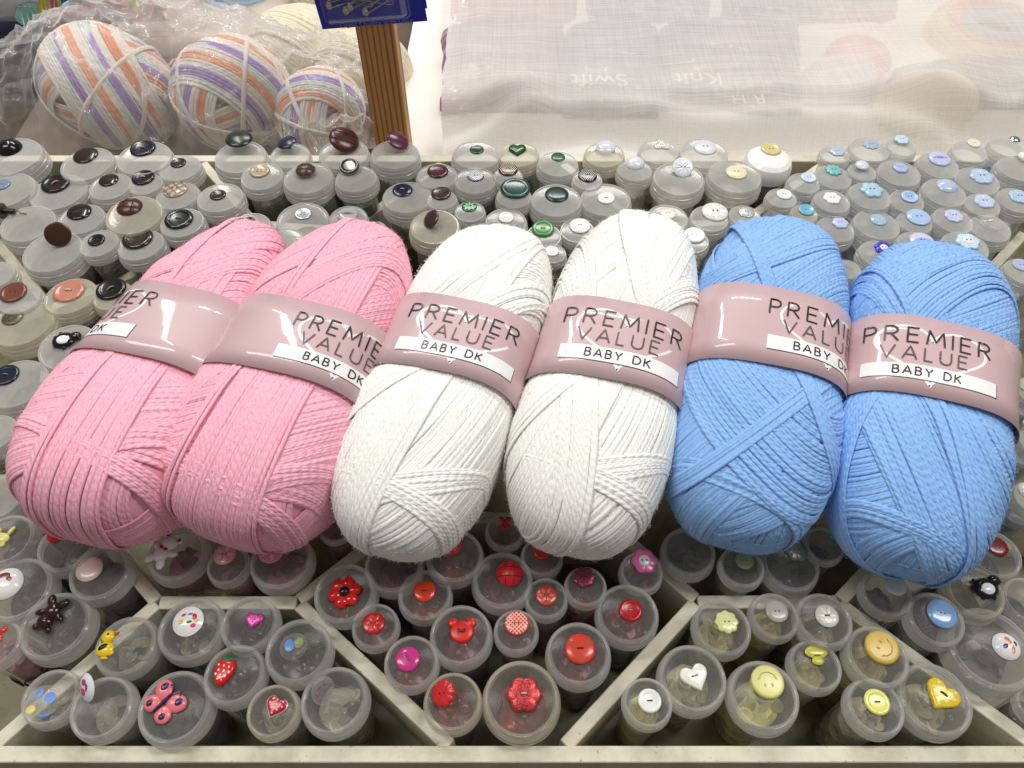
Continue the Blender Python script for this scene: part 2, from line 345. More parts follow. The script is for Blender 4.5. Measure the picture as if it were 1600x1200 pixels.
def yarn_mesh(name, sh, bundles, d, mat, parent, dye=None, cull=-.85, fuzz=16000, body_col=None, step=.0024):
    V = []; Fq = []; UV = []; COL = []; off = 0; SEG = 6; fz = []
    for (az0, az1, tau, n, lift, o0, o1) in bundles:
        for k in range(n):
            az = R(az0+(az1-az0)*(k+.5)/n) + RNG.normal()*.003; ta = tau+RNG.normal()*.004
            e2 = np.array([math.sin(az), 0, math.cos(az)]); t = np.array([math.cos(az), 0, -math.sin(az)])
            e1 = math.cos(ta)*np.array([0, 1., 0])+math.sin(ta)*t; nn = np.cross(e1, e2)
            M = 420; ph = np.linspace(0, 2*np.pi, M, endpoint=False)
            o = (o0+(o1-o0)*(k+.5)/n)*sh.A + RNG.normal()*d*.06
            D = np.cos(ph)[:, None]*e1+np.sin(ph)[:, None]*e2
            rl = np.linalg.norm(sh.pos(D)[0], axis=1)
            for _ in range(3):
                DD = D+(o/rl)[:, None]*nn; DD /= np.linalg.norm(DD, axis=1, keepdims=True); PP = sh.pos(DD)[0]
                rl = np.linalg.norm(PP-(PP@nn)[:, None]*nn, axis=1)
            D = D+(o/rl)[:, None]*nn; D /= np.linalg.norm(D, axis=1, keepdims=True)
            P, Nn = sh.pos(D)
            s0 = int(np.argmin(Nn[:, 2])); P = np.roll(P, -s0, 0); Nn = np.roll(Nn, -s0, 0)
            keep = np.where(Nn[:, 2] > cull)[0]
            if len(keep) < 8: continue
            P = P[keep[0]:keep[-1]+1]; Nn = Nn[keep[0]:keep[-1]+1]
            seg = np.linalg.norm(np.diff(P, axis=0), axis=1); L = np.concatenate([[0], np.cumsum(seg)])
            m = max(8, int(L[-1]/step)); u = np.linspace(0, L[-1], m)
            P = np.stack([np.interp(u, L, P[:, i]) for i in range(3)], 1); Nn = np.stack([np.interp(u, L, Nn[:, i]) for i in range(3)], 1)
            Nn /= np.linalg.norm(Nn, axis=1, keepdims=True)
            T = np.gradient(P, axis=0); T /= np.linalg.norm(T, axis=1, keepdims=True); B = np.cross(Nn, T); B /= np.linalg.norm(B, axis=1, keepdims=True)
            lf = np.full(m, lift*1.05*d)
            if sh.waist:
                g = np.exp(-np.abs((P[:, 1]-sh.waist[0])/(sh.waist[1]*1.0))**4); lf = lf*(1-g)+.2*d*g
            f1, f2 = RNG.uniform(15, 45, 2); p1, p2 = RNG.uniform(0, 6.3, 2)
            P = P+Nn*(lf+d*.06*np.sin(u*f2*2+p2)+.06*d*RNG.normal())[:, None]+B*(d*.09*np.sin(u*f1+p1)+d*.04*np.sin(u*f1*3.1+p2))[:, None]
            rr = d*.70*(1+.08*np.sin(u*f2*5+p1))
            a = np.arange(SEG)*2*np.pi/SEG
            ring = P[:, None]+(np.cos(a)[None, :, None]*B[:, None]+np.sin(a)[None, :, None]*Nn[:, None]*.5)*rr[:, None, None]
            V.append(ring.reshape(-1, 3))
            i = np.arange(m-1)[:, None]*SEG; j = np.arange(SEG)[None]; j2 = (j+1) % SEG
            q = np.stack([i+j, i+j2, i+SEG+j2, i+SEG+j], -1).reshape(-1, 4)+off; Fq.append(q); off += m*SEG
            U0 = u[:-1, None]/(d*2.4)+RNG.uniform(0, 1); U1 = u[1:, None]/(d*2.4)+(U0[0, 0]-u[0]/(d*2.4))
            v0 = np.broadcast_to(j/SEG, (m-1, SEG)); v1 = v0+1/SEG; U0 = np.broadcast_to(U0, v0.shape); U1 = np.broadcast_to(U1, v0.shape)
            UV.append(np.stack([np.stack([U0, v0], -1), np.stack([U0, v1], -1), np.stack([U1, v1], -1), np.stack([U1, v0], -1)], -2).reshape(-1, 2))
            if dye is not None:
                ix = (np.floor((u+RNG.uniform(0, .02)+k*.013)/.16).astype(int)+k//3) % len(dye); COL.append(np.repeat(dye[ix], SEG, 0))
            c = RNG.integers(0, m, max(2, int(fuzz*m/12000/4))); fz.append((P[c], Nn[c], T[c], B[c], rr[c]))
    V = np.concatenate(V); Fq = np.concatenate(Fq); UV = np.concatenate(UV)
    # stray fibres
    fp = [np.concatenate([z[i] for z in fz]) for i in range(5)]; nf = len(fp[0])
    a = RNG.normal(size=nf)*.9; l = RNG.uniform(.0007, .0022, nf)
    base = fp[0]+(np.sin(a)[:, None]*fp[3]+np.cos(a)[:, None]*fp[1])*fp[4][:, None]*.8
    dr = (fp[3]*np.sin(a*1.4)[:, None]+fp[1]*(.55*np.cos(a))[:, None]+fp[2]*RNG.normal(size=nf)[:, None]*.8); dr /= np.linalg.norm(dr, axis=1, keepdims=True)
    sd = np.cross(dr, RNG.normal(size=(nf, 3))); sd /= np.linalg.norm(sd, axis=1, keepdims=True); wd = .00003
    bend = fp[1]*(l*.25)[:, None]
    fv = np.stack([base-sd*wd, base+sd*wd, base+dr*l[:, None]*.55+bend+sd*wd*.8, base+dr*l[:, None]+bend*.3], 1).reshape(-1, 3)
    ff = (np.arange(nf)[:, None]*4+np.arange(4)[None])+len(V)
    nq = len(Fq)+nf; allF = np.concatenate([Fq, ff]); UV = np.concatenate([UV, np.zeros((nf*4, 2))]); V = np.concatenate([V, fv])
    # core the strands are wound on
    nu, nv = 40, 22; th = np.linspace(0, 2*np.pi, nu, endpoint=False); la = np.linspace(-np.pi/2, np.pi/2, nv)
    D = np.stack([np.cos(la)[:, None]*np.sin(th)[None], np.broadcast_to(np.sin(la)[:, None], (nv, nu)), np.cos(la)[:, None]*np.cos(th)[None]], -1)
    P, _ = sh.pos(D); P = P*.998; yy = P[..., 1]/sh.B; rad = np.hypot(P[..., 0], P[..., 2])/sh.A
    P[..., 1] -= np.sign(yy)*np.clip(.42-rad, 0, 1)*.9*np.clip(np.abs(yy)-.7, 0, 1)*sh.B*1.2
    o0 = len(V); V = np.concatenate([V, P.reshape(-1, 3)])
    i = np.arange(nv-1)[:, None]*nu; j = np.arange(nu)[None]; j2 = (j+1) % nu
    cf = np.stack([i+j, i+j2, i+nu+j2, i+nu+j], -1).reshape(-1, 4)+o0
    allF = np.concatenate([allF, cf]); UV = np.concatenate([UV, np.zeros((len(cf)*4, 2))])
    me = bpy.data.meshes.new(name); me.vertices.add(len(V)); me.vertices.foreach_set('co', V.astype(np.float32).ravel())
    me.loops.add(len(allF)*4); me.loops.foreach_set('vertex_index', allF.astype(np.int32).ravel())
    me.polygons.add(len(allF)); me.polygons.foreach_set('loop_start', np.arange(0, len(allF)*4, 4, dtype=np.int32))
    me.polygons.foreach_set('use_smooth', np.ones(len(allF), bool))
    ul = me.uv_layers.new(name='UVMap'); ul.data.foreach_set('uv', UV.astype(np.float32).ravel())
    if dye is not None:
        col = np.ones((len(V), 4), np.float32); cc = np.concatenate(COL); col[:len(cc), :3] = cc; col[len(cc):, :3] = (.75, .7, .68)
        ca = me.color_attributes.new('dye', 'FLOAT_COLOR', 'POINT'); ca.data.foreach_set('color', col.ravel())
    me.materials.append(mat); me.materials.append(fibre_mat(mat)); mi = np.zeros(len(allF), np.int32); mi[nq-nf:nq] = 1; me.polygons.foreach_set('material_index', mi); me.update(); me.validate()
    o = bpy.data.objects.new(name, me); C.objects.link(o); o.parent = parent; return o

# lettering made of plain strokes -------------------------------------------------
def arc(cx, cy, rx, ry, a0, a1, n=9): return [(cx+rx*math.cos(R(a0+(a1-a0)*i/n)), cy+ry*math.sin(R(a0+(a1-a0)*i/n))) for i in range(n+1)]
G = {'P': (.58, [[(0, 0), (0, 1), (.28, 1)]+arc(.28, .735, .28, .265, 90, -90)+[(0, .47)]]),
     'R': (.64, [[(0, 0), (0, 1), (.28, 1)]+arc(.28, .745, .28, .255, 90, -90)+[(0, .49)], [(.27, .49), (.62, 0)]]),
     'E': (.54, [[(.54, 1), (0, 1), (0, 0), (.54, 0)], [(0, .52), (.48, .52)]]),
     'M': (.92, [[(0, 0), (.1, 1), (.46, .22), (.82, 1), (.92, 0)]]), 'I': (.02, [[(0, 0), (0, 1)]]),
     'V': (.8, [[(0, 1), (.4, 0), (.8, 1)]]), 'A': (.8, [[(0, 0), (.4, 1), (.8, 0)], [(.13, .32), (.67, .32)]]), 'L': (.48, [[(0, 1), (0, 0), (.48, 0)]]),
     'U': (.68, [[(0, 1), (0, .34)]+arc(.34, .34, .34, .34, 180, 360)+[(.68, 1)]]),
     'B': (.56, [[(0, 0), (0, 1), (.26, 1)]+arc(.26, .77, .24, .23, 90, -90)+[(0, .54)], [(.26, .54)]+arc(.28, .27, .28, .27, 90, -90)+[(0, 0)]]),
     'Y': (.7, [[(0, 1), (.35, .48), (.7, 1)], [(.35, .48), (.35, 0)]]), 'D': (.72, [[(0, 0), (0, 1), (.22, 1)]+arc(.22, .5, .5, .5, 90, -90)+[(0, 0)]]),
     'K': (.6, [[(0, 0), (0, 1)], [(.56, 1), (.02, .45)], [(.18, .6), (.6, 0)]]), ' ': (.4, []), 'O': (.8, [arc(.4, .5, .4, .5, 0, 360, 18)]),
     '0': (.55, [arc(.275, .5, .275, .5, 0, 360, 14)]), '1': (.2, [[(0, .8), (.2, 1), (.2, 0)]]), '7': (.5, [[(0, 1), (.5, 1), (.15, 0)]]),
     '5': (.5, [[(.48, 1), (.06, 1), (.03, .58)]+arc(.22, .3, .28, .3, 110, -150)]), '8': (.5, [arc(.25, .75, .2, .25, 0, 360, 12), arc(.25, .26, .25, .26, 0, 360, 12)]),
     '9': (.5, [arc(.25, .72, .25, .28, 0, 360, 12), [(.5, .72), (.4, .2), (.2, 0)]]), '6': (.5, [arc(.25, .28, .25, .28, 0, 360, 12), [(0, .28), (.1, .8), (.3, 1)]])}
def text_strokes(txt, h, track):
    x = 0; out = []
    for i, ch in enumerate(txt):
        wd, st = G[ch]
        for s in st: out.append([(x+px*h, py*h) for px, py in s])
        x += wd*h+track*h
    return out, x-track*h
def ribbon(mb, pts, wdt, fn, mat, closed=False):
    P = []
    for a, b in zip(pts[:-1], pts[1:]):
        L = math.hypot(b[0]-a[0], b[1]-a[1]); n = max(1, int(L/.0016)); P += [(a[0]+(b[0]-a[0])*i/n, a[1]+(b[1]-a[1])*i/n) for i in range(n)]
    P.append(pts[-1]); n = len(P); vs = []
    for i in range(n):
        a = P[max(0, i-1)]; b = P[min(n-1, i+1)]
        if closed and i in (0, n-1): a, b = P[n-2], P[1]
        dx, dy = b[0]-a[0], b[1]-a[1]; l = math.hypot(dx, dy) or 1; ox, oy = -dy/l*wdt/2, dx/l*wdt/2
        # mitre corners
        if 0 < i < n-1:
            d1 = (P[i][0]-a[0], P[i][1]-a[1]); l1 = math.hypot(*d1) or 1; cs = max(.75, (d1[0]*dx+d1[1]*dy)/(l1*l)); ox /= cs; oy /= cs
        x, y = P[i]; vs += [fn(x+ox, y+oy), fn(x-ox, y-oy)]
    mb.add(vs, [(2*i, 2*i+1, 2*i+3, 2*i+2) for i in range(n-1)], mat)

HEART = []
for i in range(61):
    t = 2*math.pi*i/60; HEART.append((math.sin(t)**3, (13*math.cos(t)-5*math.cos(2*t)-2*math.cos(3*t)-math.cos(4*t))/16))
PAPER = paper_mat(); INK1 = ink((52, 40, 42)); INK2 = ink((98, 78, 82)); WHITE = ink((238, 235, 236)); BOXW = ink((240, 240, 240)); BOXE = ink((90, 80, 82))
def make_ball(label, fit, col, bundles, top_px, bot_px, txt_px, txt_u, d=.0019, flip=1):
    cx, cy, yaw, A, B, taper, tilt = fit; Cc = .8*A; zc = .022+Cc
    ro = empty('yarn_ball', (cx, cy, zc), label, 'yarn ball', 'balls of yarn lying in a row across the jars')
    ro.rotation_euler = (tilt, 0, -yaw)
    Mw = Matrix.Translation((cx, cy, zc)) @ Matrix.Rotation(-yaw, 4, 'Z') @ Matrix.Rotation(tilt, 4, 'X'); Mi = Mw.inverted()
    def local_y(px):
        o = Mi @ Vector((0, 0, H)); dd = Mi.to_3x3() @ Vector(ray(*px)); t = (Cc*.99-o.z)/dd.z; return (o+dd*t).y
    y1, y0 = local_y(top_px), local_y(bot_px); ym = (y0+y1)/2; hw = (y1-y0)/2
    sh = Shape(A-.0028, B-.0025, Cc-.0028, taper, 2.9, (ym, hw*1.15, .065))
    yarn_mesh('wound_yarn', sh, bundles, d, yarn_mat(col), ro)
    # paper band
    s0, s1 = sh.section(np.array(y0)), sh.section(np.array(y1)); n = 160; e = 2/2.9
    def sec(th): return np.array([sh.A*np.sign(math.sin(th))*abs(math.sin(th))**e, sh.C*np.sign(math.cos(th))*abs(math.cos(th))**e])
    ths = np.linspace(-np.pi, np.pi, 721); pts = np.array([sec(t) for t in ths]); sm = (s0+s1)/2
    arcl = np.concatenate([[0], np.cumsum(np.linalg.norm(np.diff(pts*sm, axis=0), axis=1))]); arcl -= arcl[360]
    lift0 = 1.9*d
    def surf(s, t, up=0):
        q = np.array([np.interp(s, arcl, pts[:, 0]), np.interp(s, arcl, pts[:, 1])]); k = s0+(s1-s0)*t
        nn = np.array([np.sign(q[0])*abs(q[0]/sh.A)**1.9/sh.A, np.sign(q[1])*abs(q[1]/sh.C)**1.9/sh.C]); nn /= np.linalg.norm(nn)
        x, z = q*k+nn*(lift0+up+.0006*math.sin(s*55+t*4)); return (x, y0+(y1-y0)*t+.0006*math.sin(s*40), z)
    bm = MB(); vs = []; fs = []; nt_ = 5; ss = np.linspace(arcl[0], arcl[-1], n, endpoint=False)
    for s in ss:
        for j in range(nt_): vs.append(surf(s, j/(nt_-1)))
    for i in range(n):
        k = (i+1) % n
        for j in range(nt_-1): fs.append((i*nt_+j, i*nt_+j+1, k*nt_+j+1, k*nt_+j))
    bm.add(vs, fs, PAPER); band = bm.build('paper_band', ro, sharp=0)
    md = band.modifiers.new('thickness', 'SOLIDIFY'); md.thickness = .00025; md.offset = -1
    # where the printing sits round the band
    hb = y1-y0; cand = np.linspace(-.09, .09, 361)
    pr = proj([tuple(Mw @ Vector(surf(s, .70))) for s in cand]); s_c = cand[np.argmin(((pr-np.array(txt_px))**2).sum(1))]-txt_u
    f = lambda up: (lambda x, y: surf(s_c+x, y/hb, up))
    he = MB(); hp = [(x*.0285+.0015, hb*(.54+.40*y)) for x, y in HEART]; ribbon(he, hp, .0017, f(.0003), WHITE, True); he.build('heart_outline', band, sharp=0)
    le = MB()
    for txt, hh, tr, yb, mt, sw, x0 in (('PREMIER', .19*hb, .40, .63*hb, INK1, .0010, 0), ('VALUE', .16*hb, .44, .415*hb, INK2, .00085, -.002), ('BABY DK', .095*hb, .38, .225*hb, INK1, .0008, 0)):
        st, wd = text_strokes(txt, hh, tr)
        for s in st: ribbon(le, [(x-wd/2+x0, y+yb) for x, y in s], sw, f(.0007), mt)
    le.build('lettering', band, sharp=0)
    wp = MB(); g = f(.00045); xs = np.linspace(-.033, .036, 40)
    for (ya, yb2, mt, up, ex) in ((.185, .355, BOXW, .00050, 0), (.175, .355, BOXE, .00040, .0005)):
        g = f(up); vs = []
        for x in xs: vs += [g(x+ex, ya*hb), g(x+ex, yb2*hb)]
        wp.add(vs, [(2*i, 2*i+2, 2*i+3, 2*i+1) for i in range(len(xs)-1)], mt)
    wp.build('white_panel', band, sharp=0); return ro
PINK = lin((255, 184, 204)); WHT = (.92, .918, .885); BLUE = lin((143, 188, 243))
def bset(kind, r=.051, d=.0019):
    def nn(o0, o1): return max(2, int(abs(o1-o0)*r/d*1.45))
    #  azimuth, azimuth, tilt, lift, offset from, offset to   (offsets in half widths, + = towards the left / the near end)
    base = [(0, 0, .14, 0, -.92, .92), (90, 90, -.25, .15, -.72, .72), (-90, -90, .3, .15, -.72, .72)]
    ends = [(0, 0, 1.42, .35, 1.72, 2.22), (-6, -6, 1.22, .7, 1.80, 2.1), (10, 10, 1.72, .95, 1.95, 2.2)]
    sets = {'pink': [(45, 45, .95, .5, -.75, 1.2), (-48, -48, .42, .8, -.5, .5), (6, 6, .02, 1.1, -.30, .42), (-40, -40, .55, 1.35, -.16, .14), (2, 2, .0, 1.75, -.32, -.22), (20, 20, .85, 1.3, -1.6, -1.0)],
            'pink2': [(45, 45, .80, .5, -.75, 1.2), (-50, -50, .38, .8, -.5, .5), (8, 8, .06, 1.1, -.34, .46), (-42, -42, .5, 1.35, -.12, .18), (6, 6, .07, 1.75, -.44, -.34), (10, 10, .75, 1.3, -1.55, -.95)],
            'white': [(50, 50, .2, .5, -.8, .8), (-50, -50, .52, .8, -.55, .55), (4, 4, .16, 1.1, -.55, .25), (-20, -20, .62, 1.4, -.05, .30), (0, 0, .62, 1.6, .06, .14), (30, 30, .5, 1.3, -1.3, -.8)],
            'white2': [(50, 50, .12, .5, -.8, .8), (-50, -50, .40, .8, -.55, .55), (6, 6, .22, 1.1, -.50, .30), (-12, -12, .58, 1.4, .05, .28), (-10, -10, .55, 1.7, .24, .31), (-35, -35, -.35, 1.3, .75, 1.1), (20, 20, -.2, 1.3, -.9, -.5)],
            'blue': [(50, 50, .35, .4, -.7, .7), (0, 0, .66, .8, -1.5, 1.25), (-62, -62, -.42, 1.2, -.35, .5), (20, 20, .62, 1.45, .45, .62), (-8, -8, -.42, 1.7, .18, .34), (30, 30, .9, 1.3, -2., -1.2)],
            'blue2': [(40, 40, .78, .5, -1.3, 1.3), (-30, -30, -.42, .9, -.75, .62), (-60, -60, .30, 1.2, -.4, .4), (0, 0, -.42, 1.6, -.40, -.22), (-10, -10, .75, 1.4, -1.45, -1.0), (10, 10, -.35, 1.9, -.36, -.30)]}[kind]
    return [(a0, a1, t, nn(o0, o1), l, o0, o1) for a0, a1, t, l, o0, o1 in base+ends+sets]
BALLS = [('leftmost pink yarn ball, its lettering running off the left edge of its band', [-.2125, .2988, .262, .0508, .1215, .27, .02], PINK, 'pink', (305, 445), (222, 560), (240, 467), .0345),
 ('pink yarn ball touching a white ball, its lettering at the right of its band', [-.1285, .2902, .280, .0545, .1150, .165, .10], PINK, 'pink2', (502, 472), (440, 585), (548, 516), 0),
 ('white yarn ball lying against a pink ball', [-.0371, .2883, .2849, .0498, .1223, .0069, .0404], WHT, 'white', (755, 472), (692, 580), (725, 500), 0),
 ('white yarn ball lying against a blue ball', [.0626, .2957, .2673, .0496, .1262, .0708, .069], WHT, 'white2', (980, 470), (938, 590), (977, 506), 0),
 ('blue yarn ball touching a white ball, its band lettering cut off at the right', [.1561, .292, .2804, .0508, .1189, .044, .1185], BLUE, 'blue', (1212, 446), (1188, 566), (1296, 496), 0),
 ('rightmost blue yarn ball, its whole band lettering in view', [.2491, .27, .3293, .0516, .115, -.0354, .1082], BLUE, 'blue2', (1472, 500), (1452, 618), (1455, 530), 0)]
for lab, fit, col, kd, tp, bp_, tx, tu in BALLS: make_ball(lab, fit, col, bset(kd), tp, bp_, tx, tu)

#@@JARS@@
# ------------------------------------------------------------------ jars of buttons
def hl(cy): return float(np.interp(cy, [230, 420, 850, 1100], [.030, .027, .020, .013]))
LIDP = [(0, -.02), (.84, -.028), (.89, -.018), (.915, .004), (.965, .004), (.99, -.03), (1.0, -.08), (1.0, -.20), (1.035, -.215), (1.03, -.36), (1.06, -.38), (1.055, -.60), (1.03, -.62), (.985, -.58), (.965, -.14), (.90, -.08)]
LIDF = [(0, -.035), (.78, -.045), (.82, -.03), (.85, .0), (.90, .015), (.965, -.03), (.995, -.12), (1.0, -.30), (1.02, -.32), (1.03, -.52), (1.0, -.54), (.97, -.5), (.95, -.12), (.88, -.06)]
LIDW = [(0, .10), (.45, .09), (.75, .03), (.92, -.08), (1.0, -.25), (1.03, -.55), (1.0, -.75), (.96, -.7), (.9, -.2), (.6, -.05)]
def prof_disc(rim=1, h=.22, dish=.05):
    return [(0, h-dish), (.55, h-dish), (.68, h-dish*.6), (.78, h), (.90, h-.01), (.98, h*.72), (1, h*.45), (.95, h*.12), (.8, 0)] if rim else [(0, h*1.0), (.5, h*.97), (.85, h*.85), (.97, h*.6), (1, h*.4), (.95, h*.1), (.8, 0)]
def out_flower(n, dep=.14, m=96, rot=0): return [((1-dep+dep*abs(math.cos(n*(2*math.pi*i/m)/2)))*math.cos(2*math.pi*i/m+rot), (1-dep+dep*abs(math.cos(n*(2*math.pi*i/m)/2)))*math.sin(2*math.pi*i/m+rot)) for i in range(m)]
def out_heart(m=48): return [(.7*math.sin(t)**3+.28*math.sin(t), .8*(13*math.cos(t)-5*math.cos(2*t)-2*math.cos(3*t)-math.cos(4*t))/16.5+.22*math.cos(t)) for t in [2*math.pi*i/m for i in range(m)]][::-1]
HOLE = (26, 20, 18)
def holes(b, n, z, hc=HOLE, thread=None, sp=.17, r=.075):
    hm = plastic(hc, .6); pts = [(-sp, 0), (sp, 0)] if n == 2 else [(-sp, -sp), (sp, -sp), (sp, sp), (-sp, sp)]
    for x, y in pts: b.ell((x, y, z), (r, r, .02), hm, 10, 5)
    if thread:
        tm = plastic(thread, .7)
        b.tube([(pts[0][0], pts[0][1], z-.02), (pts[0][0]*.7, pts[0][1]*.7, z+.07), (0, .01, z+.085), (pts[-1][0]*.7 if n == 2 else pts[2][0]*.7, pts[2][1]*.7 if n == 4 else 0, z+.07), (pts[1][0] if n == 2 else pts[2][0], pts[1][1] if n == 2 else pts[2][1], z-.02)], .045, tm)
def K_disc(b, c, n=2, rim=1, th=None, hc=HOLE, h=.22, rough=.2, spark=0, rc=None, metal=0):
    b.lathe(prof_disc(rim, h), plastic(c, rough, spark=spark, metal=metal), 36)
    if rc: b.lathe([(.62, h-.02), (.74, h+.02), (.9, h+.012), (.98, h*.75)], plastic(rc, rough), 36)
    z = h-.045 if rim else h+.0
    if n: holes(b, n, z, hc, th)
def K_dome(b, c, h=.6, rough=.16, **k): b.lathe([(0, h), (.25, h*.97), (.5, h*.86), (.72, h*.66), (.88, h*.42), (.97, h*.2), (1, .05), (.9, 0)], plastic(c, rough, **k), 36)
def K_leather(b, c, h=.45):
    K_dome(b, c, h, .3); dk = plastic(tuple(int(v*.55) for v in c), .5)
    for a in (0, math.pi/2):
        for s in (-.28, .28):
            pts = []
            for i in range(13):
                x = -.9+1.8*i/12; y = s*(1+.25*math.cos(x*1.5)); rr = min(1, math.hypot(x, y)); pts.append((x*math.cos(a)-y*math.sin(a), x*math.sin(a)+y*math.cos(a), h*max(0, 1-rr**2.4)**.62+.004))
            b.tube(pts, .028, dk, 5)
def K_shank(b, c, h=.3, up=.62, stem=None, metal=0, rough=.25, leather=0):
    m = plastic(c, rough, metal=metal); st = plastic(stem or c, .3)
    b.tube([(0, 0, -up), (0, 0, -up*.4), (0, 0, .02)], [.13, .16, .2], st, 10)
    b.tube([(.2*math.cos(i*.7), .05+.12*math.sin(i*1.1), -up+.02+.05*math.sin(i)) for i in range(7)], .03, plastic((205, 200, 185), .5), 5)
    b.lathe([(0, h), (.4, h*.93), (.75, h*.7), (.95, h*.38), (1, h*.1), (.9, -.06), (.5, -.12), (0, -.12)], m, 32)
    if leather:
        dk = plastic(tuple(int(v*.55) for v in c), .5)
        for y in (-.3, .3): b.tube([(x, y+.1*x*x, h*(max(.02, 1-(x*x+y*y))**.5)+.012) for x in [-.85+1.7*i/10 for i in range(11)]], .028, dk, 5)
def K_flower(b, c, n=6, dep=.16, th=None, cc=None, h=.24, rough=.2, spark=0, ridge=None):
    b.pillow(out_flower(n, dep), plastic(c, rough, spark=spark), h, .16)
    if ridge:
        for i in range(n):
            a = math.pi*(2*i+1)/n; b.tube([(.3*math.cos(a), .3*math.sin(a), h*1.05), (.62*math.cos(a), .62*math.sin(a), h*1.03), (.80*math.cos(a), .80*math.sin(a), h*.98)], [.02, .03, .02], plastic(ridge, .3), 5)
    if cc: b.lathe([(0, h+.09), (.3, h+.085), (.42, h+.05), (.45, h), (.44, h-.05)], plastic(cc, .2), 24)
    holes(b, 2, h+(.10 if cc else .025), HOLE, th)
def K_star(b, c, c2, n=6, th=None):
    b.lathe(prof_disc(0, .2), plastic(c, .2), 36); m2 = plastic(c2, .15)
    for i in range(n):
        a = 2*math.pi*i/n; w_ = 2*math.pi/n*.33; z = .205
        P = [(.16*math.cos(a), .16*math.sin(a), z+.02), (.5*math.cos(a-w_), .5*math.sin(a-w_), z-.005), (.88*math.cos(a), .88*math.sin(a), z-.035), (.5*math.cos(a+w_), .5*math.sin(a+w_), z-.005), (.5*math.cos(a), .5*math.sin(a), z+.055)]
        b.add(P, [(0, 1, 4), (1, 2, 4), (2, 3, 4), (3, 0, 4)], m2)
    holes(b, 2, .215, HOLE, th)
def K_fish(b, c, c2=None, th=None, hc=HOLE):
    b.lathe(prof_disc(0, .24), plastic(c, .14), 36); m2 = plastic(c2 or tuple(int(v*.72) for v in c), .25)
    T = [(-.72+1.44*i/12, .22*math.sin(math.pi*i/12)) for i in range(13)]; B_ = [(-.72+1.44*i/12, -.22*math.sin(math.pi*i/12)) for i in range(12, -1, -1)]
    b.pillow(T+B_[1:-1], m2, .012, .1, .228); holes(b, 2, .243, hc, th, .13, .06)
def K_dots(b, c, c2):
    b.lathe(prof_disc(0, .24), plastic(c, .2), 36); m2 = plastic(c2, .3)
    for i in range(-4, 5):
        for j in range(-4, 5):
            x, y = (i+.5*(j % 2))*.22, j*.19
            if .12 < math.hypot(x, y) < .9: b.ell((x, y, .24*(1-.18*(x*x+y*y))), (.062, .062, .018), m2, 8, 4)
    holes(b, 2, .25)
def K_check(b, c, c2, step=.24, w_=.035, dots=0):
    b.lathe(prof_disc(0, .22), plastic(c, .2), 36); m2 = plastic(c2, .3)
    for a in (math.pi/4, -math.pi/4):
        for k in range(-3, 4):
            y = (k+.5)*step
            if abs(y) > .9: continue
            L = math.sqrt(.92**2-y*y); pts = [(x, y) for x in [-L+2*L*i/8 for i in range(9)]]
            vs = []
            for x, yy in pts:
                for s in (-w_, w_):
                    X = x*math.cos(a)-(yy+s)*math.sin(a); Y = x*math.sin(a)+(yy+s)*math.cos(a); vs.append((X, Y, .226*(1-.15*(X*X+Y*Y)-.25*max(0, X*X+Y*Y-.7))+.004))
            b.add(vs, [(2*i, 2*i+2, 2*i+3, 2*i+1) for i in range(8)], m2)
    holes(b, 2, .232)
def K_heart(b, c, th=None, dots=None, rimc=None, spark=0, n=2, h=.26):
    o = out_heart()
    if rimc: b.pillow([(x*1.1, y*1.1-.03) for x, y in o], plastic(rimc, .3, metal=.6), h*.6, .08, 0, (0, -.05))
    b.pillow(o, plastic(c, .2, spark=spark), h, .14, .02, (0, .05))
    if dots:
        for x, y in [(-.5, .45), (.5, .5), (-.62, .05), (.62, .1), (-.28, -.3), (.3, -.3), (0, -.7), (0, .12), (-.1, .5)][:(9 if n == 0 else 7)]: b.ell((x, y, h+.035), (.095, .095, .02), plastic(dots, .3), 10, 5)
    if n: holes(b, n, h+.045, HOLE, th)
def K_bearhead(b, c):
    m = plastic(c, .3); b.pillow([(.82*math.cos(a)*(1), .78*math.sin(a)-.1) for a in [2*math.pi*i/40 for i in range(40)]], m, .22, .12)
    for s in (-1, 1): b.lathe([(0, .2)], m, 8) if 0 else b.ell((s*.66, .55, .1), (.34, .34, .11), m, 18, 8)
    b.tube([(-.25, -.1, .245), (0, -.1, .25), (.25, -.1, .245)], .1, plastic((120, 20, 18), .5), 8); holes(b, 2, .33, (40, 8, 8), None, .2, .08)
def K_straw(b, c):
    o = [(.80*math.sin(t)*(1-.14*math.cos(t+math.pi)*-1), -math.cos(t)*1.05) for t in [2*math.pi*i/40 for i in range(40)]]
    o = [(x*(.78+.22*(y+1)/2), y) for x, y in o]; b.pillow(o, plastic(c, .16), .36, .2)
    for y, xs in ((.35, (-.5, -.1, .3)), (.0, (-.35, .05, .45)), (-.32, (-.45, -.08, .28)), (-.62, (-.2, .14))):
        for x in xs: b.ell((x, y, .37-.09*(x*x+y*y)), (.085, .12, .04), plastic((250, 240, 240), .3), 10, 5)
    g = plastic((34, 96, 40), .25)
    for a in (-60, -25, 15, 50): b.ell((.28*math.sin(R(a)), .92-.1*abs(a)/60, .33), (.12, .3, .07), g, 10, 6, R(-a))
    b.tube([(0, .9, .36), (.06, 1.15, .4), (.16, 1.3, .38)], .09, g, 7)
